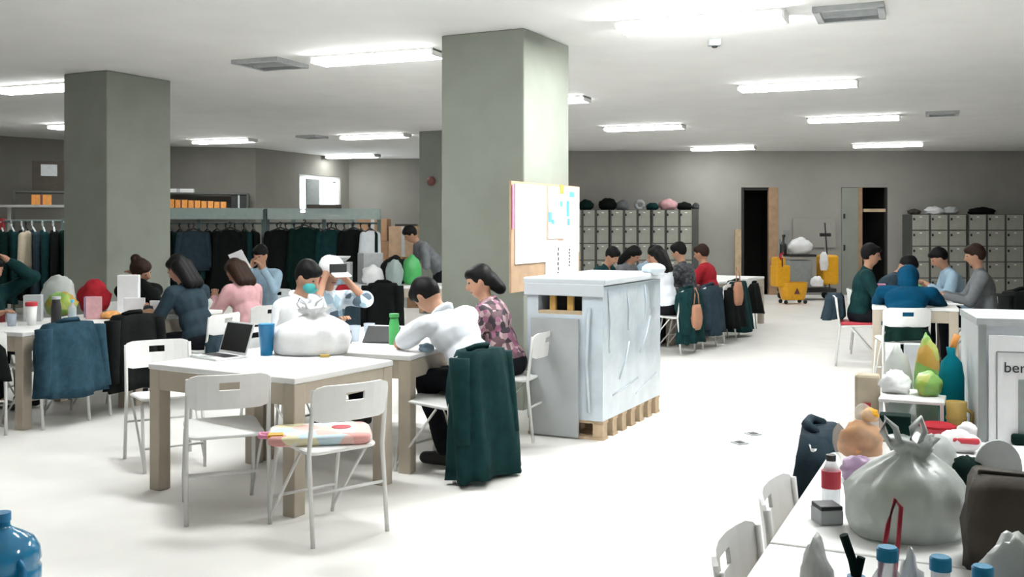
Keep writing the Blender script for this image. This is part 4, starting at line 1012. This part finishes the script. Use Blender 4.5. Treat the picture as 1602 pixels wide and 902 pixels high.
# ------------------------------------------------------------------ foreground table on the right
uf = Vector((.422, .906)); nf = Vector((.906, -.422)); AF = math.degrees(math.atan2(uf.x, uf.y))
F0 = Vector((.06, 1.3))
for k, lb in enumerate(('white foreground table with water bottles, nearest the camera', 'white foreground table under the clear carrier bag', 'white foreground table under the big white box')):
    p = F0+uf*1.42*k+nf*1.2; table_uv(lb, (p.x, p.y), AF, 1.41, 1.2)
DFc = (nf.x, nf.y)
def edge(t_, off): p = F0+uf*t_+nf*off; return p.x, p.y
chair(*edge(1.30, -.0), DFc, 'white folding chair at the foreground table, nearest the camera'); chair(*edge(1.86, -.0), DFc, 'white folding chair at the foreground table, second from the camera')
x, y = edge(2.72, -.0); chair(x, y, DFc, 'white folding chair under the dark grey jacket at the foreground table'); jacket(x, y, DFc, 'dark grey jacket over a chair at the foreground table', 'jslate', .23, .80, .48, .06, seed=4, sleeves=False)
for i, (x, y) in enumerate(((1.618, 7.186), (1.787, 7.494))):
    t = thing('floor_socket', ['small dark floor plate in the open floor, nearer one', 'small dark floor plate in the open floor, farther one'][i], 'plate', (x, y, 0), .4)
    MB().box((0, 0, .004), (.09, .10, .008)).obj('plate', 'grey', t, bevel=.002); MB().box((0, 0, .009), (.05, .06, .004)).obj('lid', 'black', t)
Z = .74
bx = thing('box', 'small black and grey box lying near the foreground table edge', 'box', (.86, 2.76, Z), .1); MB().box((0, 0, .02), (.065, .07, .04)).obj('case', 'mid', bx, bevel=.004); MB().box((0, -.0, .045), (.062, .068, .012)).obj('lid', 'black', bx, bevel=.003)
t = thing('bottle', 'small clear bottle with a red band left of the carrier bag', 'bottle', (.925, 2.93, Z)); MB().lathe([(.024, 0), (.026, .01), (.026, .09), (.02, .11), (.012, .13)]).obj('bottle', 'pet', t, smooth=True); MB().lathe([(.0275, .05), (.0275, .10)]).obj('label', 'red', t); MB().lathe([(.014, .128), (.014, .145)]).obj('cap', 'black', t)
sn = thing('snack_bag', 'clear plastic bag of orange snacks on the foreground table', 'bag', (1.16, 3.36, Z)); blob('bag', '', '', (0, 0, .0), (.085, .07, .12), 'clear', parent=sn, seed=3, n=30, mm=20); sn.children[0]['label'] = 'clear wrapping film'
blob('snacks', '', '', (0, 0, .045), (.076, .062, .065), 'food', parent=sn, seed=5); blob('knot', '', '', (.03, 0, .16), (.03, .025, .025), 'yellow', parent=sn, seed=6)
blob('snack_bag', 'purple wrapper below the orange snack bag', 'wrapper', (1.10, 3.21, Z), (.055, .045, .045), 'purple', seed=7); box_thing('pouch', 'dark pouch right of the purple wrapper', 'pouch', (1.20, 3.24, Z), (.07, .06, .05), 'jgreen', .3, .01)
carrier('big translucent white carrier bag with something greenish inside', (1.035, 2.66, Z), (.155, .13, .14), 'tbag', 8)
blob('vegetables', 'greenish lump inside the translucent carrier bag', 'food', (1.01, 2.65, Z+.02), (.08, .07, .07), 'greenbag', seed=3)
blob('plastic_bag', 'second translucent bag behind the big carrier bag', 'bag', (1.24, 3.02, Z), (.09, .09, .11), 'tbag', seed=15)
bp = thing('paper_bag', 'dark brown paper bag at the right edge of the foreground table', 'bag', (1.24, 2.38, Z), -.45)
R = []
for z, a, b in ((0, .16, .1), (.1, .165, .1), (.19, .15, .085), (.215, .14, .05)): R.append([Vector((a*math.copysign(abs(math.cos(q))**.5, math.cos(q))+.006*math.sin(9*q+z*20), b*math.copysign(abs(math.sin(q))**.5, math.sin(q)), z+.01*math.sin(3*q))) for q in [2*PI*i/28 for i in range(28)]])
MB().loft(R).obj('bag', 'brown', bp, smooth=True); MB().box((0, 0, .215), (.26, .03, .02)).obj('fold', 'brown', bp, bevel=.005)
# water bottles with blue caps
bt = None
for i, (x, y, h_, lb) in enumerate(((.587, 1.58, .295, 'clear water bottle with a blue cap, leftmost of three in the foreground'), (.672, 1.585, .278, 'clear water bottle with a blue cap, middle of three in the foreground'), (.736, 1.58, .265, 'clear water bottle with a blue cap, rightmost of three in the foreground'))):
    t = thing('water_bottle', lb, 'bottle', (x, y, Z))
    MB().lathe([(.034, 0), (.038, .012), (.038, .06), (.036, .07), (.038, .08), (.038, h_-.11), (.030, h_-.05), (.0145, h_-.022), (.0145, h_)], n=24).obj('bottle', 'pet', t, smooth=True)
    MB().lathe([(.0165, h_-.008), (.0165, h_+.01), (.014, h_+.013)], n=24).obj('cap', 'cap', t); MB().lathe([(.0388, .09), (.0388, h_-.115)], n=24).obj('label', 'bluec', t)
t = thing('strap', 'red loop strap standing behind the leftmost water bottle', 'strap', (.64, 1.72, Z)); MB().path([(-.008, 0, 0), (-.014, 0, .22), (.0, 0, .30), (.012, 0, .345), (.022, 0, .33), (.018, 0, .28), (.010, 0, .2), (.008, 0, 0)], .004, 6).obj('loop', 'red', t, smooth=True)
t = thing('spray_bottle', 'dark spray nozzle bottle left of the water bottles', 'bottle', (.545, 1.60, Z)); MB().lathe([(.03, 0), (.03, .16), (.012, .22), (.012, .25)]).obj('bottle', 'pet', t, smooth=True); MB().path([(0, 0, .25), (-.006, 0, .28), (-.02, 0, .32)], .007).obj('nozzle', 'jgreen', t); MB().path([(0, 0, .25), (.008, 0, .285)], .007).obj('trigger', 'jgreen', t); MB().lathe([(.014, .235), (.014, .255)]).obj('cap', 'bluec', t)
blob('wrapper', 'pink wrapper at the bottom edge beside the water bottles', 'wrapper', (.52, 1.52, Z+.0), (.02, .02, .14), 'pink', seed=3)
blob('plastic_bag', 'crumpled clear plastic left of the spray bottle', 'bag', (.50, 1.66, Z), (.035, .05, .17), 'tbag', seed=12)
blob('tissue', 'white crumpled tissue between the water bottles', 'tissue', (.66, 1.68, Z), (.03, .03, .15), 'paper', seed=13, amp=.35)
blob('cloth', 'pale cloth at the bottom right corner', 'cloth', (.86, 1.72, Z), (.09, .06, .16), 'tbag', seed=16)
# little white shelf and things around it
sf = thing('table_shelf', 'small white plastic shelf on the foreground table', 'shelf', (1.45, 3.97, Z), -math.radians(25))
MB().box((.11, .14, .125), (.24, .30, .012)).obj('shelf_top', 'white', sf, bevel=.003); MB().box((.11, .285, .06), (.22, .008, .12)).obj('back_panel', 'cover', sf)
for x in (0, .22):
    for y in (0, .28): MB().box((x, y, .06), (.014, .014, .12)).obj('leg', 'white', sf)
zt = Z+.132
blob('plastic_bag', 'white crumpled bag on the left of the small shelf', 'bag', (1.555, 4.10, zt), (.06, .06, .05), 'bag', seed=2, amp=.3)
blob('snack_bag', 'green snack bag on the small shelf, lower one', 'bag', (1.66, 4.03, zt), (.05, .05, .055), 'greenbag', seed=3)
blob('snack_bag', 'tall yellow green snack bag behind the lower green one', 'bag', (1.735, 4.22, Z), (.055, .05, .20), 'greenbag', seed=6, amp=.12)
blob('plastic_bag', 'clear plastic bag left of the tall green snack bag', 'bag', (1.64, 4.30, Z), (.06, .05, .17), 'tbag', seed=17)
tb = thing('drawstring_bag', 'teal bag standing against the big white box', 'bag', (1.765, 4.06, Z)); 
R = [[Vector((a*math.cos(q), b*math.sin(q), z)) for q in [2*PI*i/20 for i in range(20)]] for z, a, b in ((0, .045, .035), (.09, .05, .04), (.2, .05, .04), (.26, .04, .035), (.29, .015, .015), (.32, .02, .015))]
MB().loft(R).obj('pouch', 'teal', tb, smooth=True); MB().path([(0, 0, .285), (.012, 0, .34), (.025, 0, .37)], .014).obj('tie', 'orange', tb, smooth=True)
t = thing('tub', 'red round tub in front of the small shelf', 'tub', (1.60, 3.80, Z)); MB().lathe([(.05, 0), (.062, .05), (.065, .055)]).obj('bowl', 'red', t, smooth=True); MB().lathe([(.066, .052), (.066, .06), (.05, .066)]).obj('lid', 'jred', t)
t = thing('cup', 'mustard yellow cup beside the big white box', 'cup', (1.715, 3.90, Z)); MB().lathe([(.03, 0), (.036, .06), (.039, .062), (.039, .072), (.036, .075), (.04, .13), (.037, .13)]).obj('beaker', 'mustard', t, smooth=True); MB().path([(.036, 0, .10), (.06, 0, .085), (.058, 0, .05), (.036, 0, .035)], .007).obj('handle', 'mustard', t)
t = thing('snack_pack', 'red and white pack lying in front of the big white box', 'pack', (1.60, 3.62, Z), -.3); blob('pack', '', '', (0, 0, 0), (.07, .045, .045), 'paper', parent=t, seed=3); MB().box((.02, -.03, .045), (.09, .03, .02)).obj('red_band', 'red', t, bevel=.008); blob('pack_top', '', '', (.03, .02, .05), (.035, .03, .03), 'paper', parent=t, seed=5)
box_thing('box', 'dark green box under the small shelf', 'box', (1.44, 3.80, Z), (.11, .08, .1), 'jgreen', -.4)
t = thing('paper_bag', 'beige paper bag left of the small shelf', 'bag', (1.485, 4.22, Z), -.4); MB().box((0, 0, .095), (.10, .07, .19)).obj('bag', 'beige', t, bevel=.012); MB().box((0, -.037, .06), (.03, .004, .03)).obj('print', 'red', t)
t = thing('milk_carton', 'white carton with a pink print at the far end of the foreground table', 'carton', (1.93, 5.12, Z), -.4); MB().add([(-.035, -.035, 0), (.035, -.035, 0), (.035, .035, 0), (-.035, .035, 0), (-.035, -.035, .17), (.035, -.035, .17), (.035, .035, .17), (-.035, .035, .17), (-.035, 0, .215), (.035, 0, .215)], [(0, 3, 2, 1), (0, 1, 5, 4), (1, 2, 6, 5), (2, 3, 7, 6), (3, 0, 4, 7), (4, 5, 9, 8), (6, 7, 8, 9), (5, 6, 9), (7, 4, 8)]).obj('carton', 'paper', t); MB().box((0, -.037, .09), (.025, .003, .07)).obj('print', 'pink', t)
box_thing('carton', 'pale grey upright box beside the white carton', 'box', (2.03, 5.12, Z), (.08, .08, .21), 'mid', -.3)
# big box with printed sheet
bb = thing('cardboard_box', 'big white box with a printed sheet at the right edge of the foreground table', 'box', (1.747, 3.789, Z), math.radians(-16.5))
MB().box((.24, .225, .225), (.48, .45, .45)).obj('carton', 'lid', bb, bevel=.006)
MB().add([(-.004, -.004, .435), (.485, -.004, .435), (.485, .455, .435), (-.004, .455, .435), (-.004, -.004, .462), (.485, -.004, .462), (.485, .455, .462), (-.004, .455, .462)], [(0, 3, 2, 1), (4, 5, 6, 7), (0, 1, 5, 4), (1, 2, 6, 5), (2, 3, 7, 6), (3, 0, 4, 7)]).obj('rim', 'mid', bb)
MB().box((.014, -.006, .22), (.026, .012, .44)).obj('edge_strip', 'grey', bb)
MB().box((.25, -.010, .20), (.43, .008, .40)).obj('printed_sheet', 'paper', bb)
fr = MB(); fr.box((.062, -.0155, .17), (.005, .003, .34)); fr.box((.25, -.0155, .34), (.375, .003, .005)); fr.obj('printed_frame', 'grey', bb)
MB().box((.22, -.0155, .13), (.17, .003, .22)).obj('dark_picture', 'grey', bb, bevel=.04)
fc = bpy.data.curves.new('txt', 'FONT'); fc.body = 'ber'; fc.size = .055; fc.extrude = .001
fo = bpy.data.objects.new('tmp', fc); C.objects.link(fo); dg = bpy.context.evaluated_depsgraph_get(); fm = bpy.data.meshes.new_from_object(fo.evaluated_get(dg)); bpy.data.objects.remove(fo)
fm.materials.clear(); o = link('lettering', fm, 'ink', bb, loc=(.085, -.0165, .265)); o.rotation_euler = (PI/2, 0, 0)
MB().box((.16, -.022, .02), (.1, .04, .04)).obj('corner_clip', 'jgreen', bb, bevel=.01)
# rounded grey paddle and pouch
t = thing('hand_mirror', 'grey rounded panel standing at the right edge of the foreground table', 'mirror', (1.405, 2.92, Z), -.3)
P1 = [Vector((.062*math.cos(a), -.006, .115+.075*math.sin(a))) for a in [k*PI/12 for k in range(13)]]+[Vector((-.062, -.006, 0)), Vector((.062, -.006, 0))]
MB().loft([P1, [p+Vector((0, .012, 0)) for p in P1]]).obj('panel', 'mid', t); MB().box((0, 0, .1), (.10, .02, .012)).obj('band', 'mustard', t)
blob('pouch', 'whitish pouch in front of the grey rounded panel', 'pouch', (1.42, 2.82, Z), (.06, .04, .06), 'tbag', seed=9)
t = thing('ribbon', 'red ribbon left of the grey rounded panel', 'ribbon', (1.31, 2.80, Z)); MB().path([(-.01, 0, .0), (.0, 0, .05), (.012, 0, .10), (.005, 0, .13)], .009).obj('strip', 'red', t)
blob('cloth', 'dark green cloth left of the grey rounded panel', 'cloth', (1.33, 2.95, Z), (.06, .06, .08), 'jgreen', seed=11)
# blue water jug at the left edge
jg = thing('water_jug', 'large blue water bottle on the floor at the bottom left corner', 'bottle', (-1.86, 3.68, 0))
prof = [(.125, 0), (.135, .02), (.135, .06), (.128, .075), (.135, .09), (.135, .19), (.126, .205), (.135, .22), (.135, .30), (.126, .315), (.135, .33), (.13, .37), (.11, .405), (.07, .43), (.035, .45), (.03, .46), (.03, .50)]
MB().lathe(prof, n=32).obj('bottle', 'bluejug', jg, smooth=True); MB().lathe([(.033, .475), (.033, .505)], n=24).obj('cap', 'bluec', jg)
MB().path([(.09, -.06, .36), (.12, -.09, .33), (.125, -.09, .24), (.10, -.07, .21)], .014).obj('handle', 'bluec', jg, smooth=True)
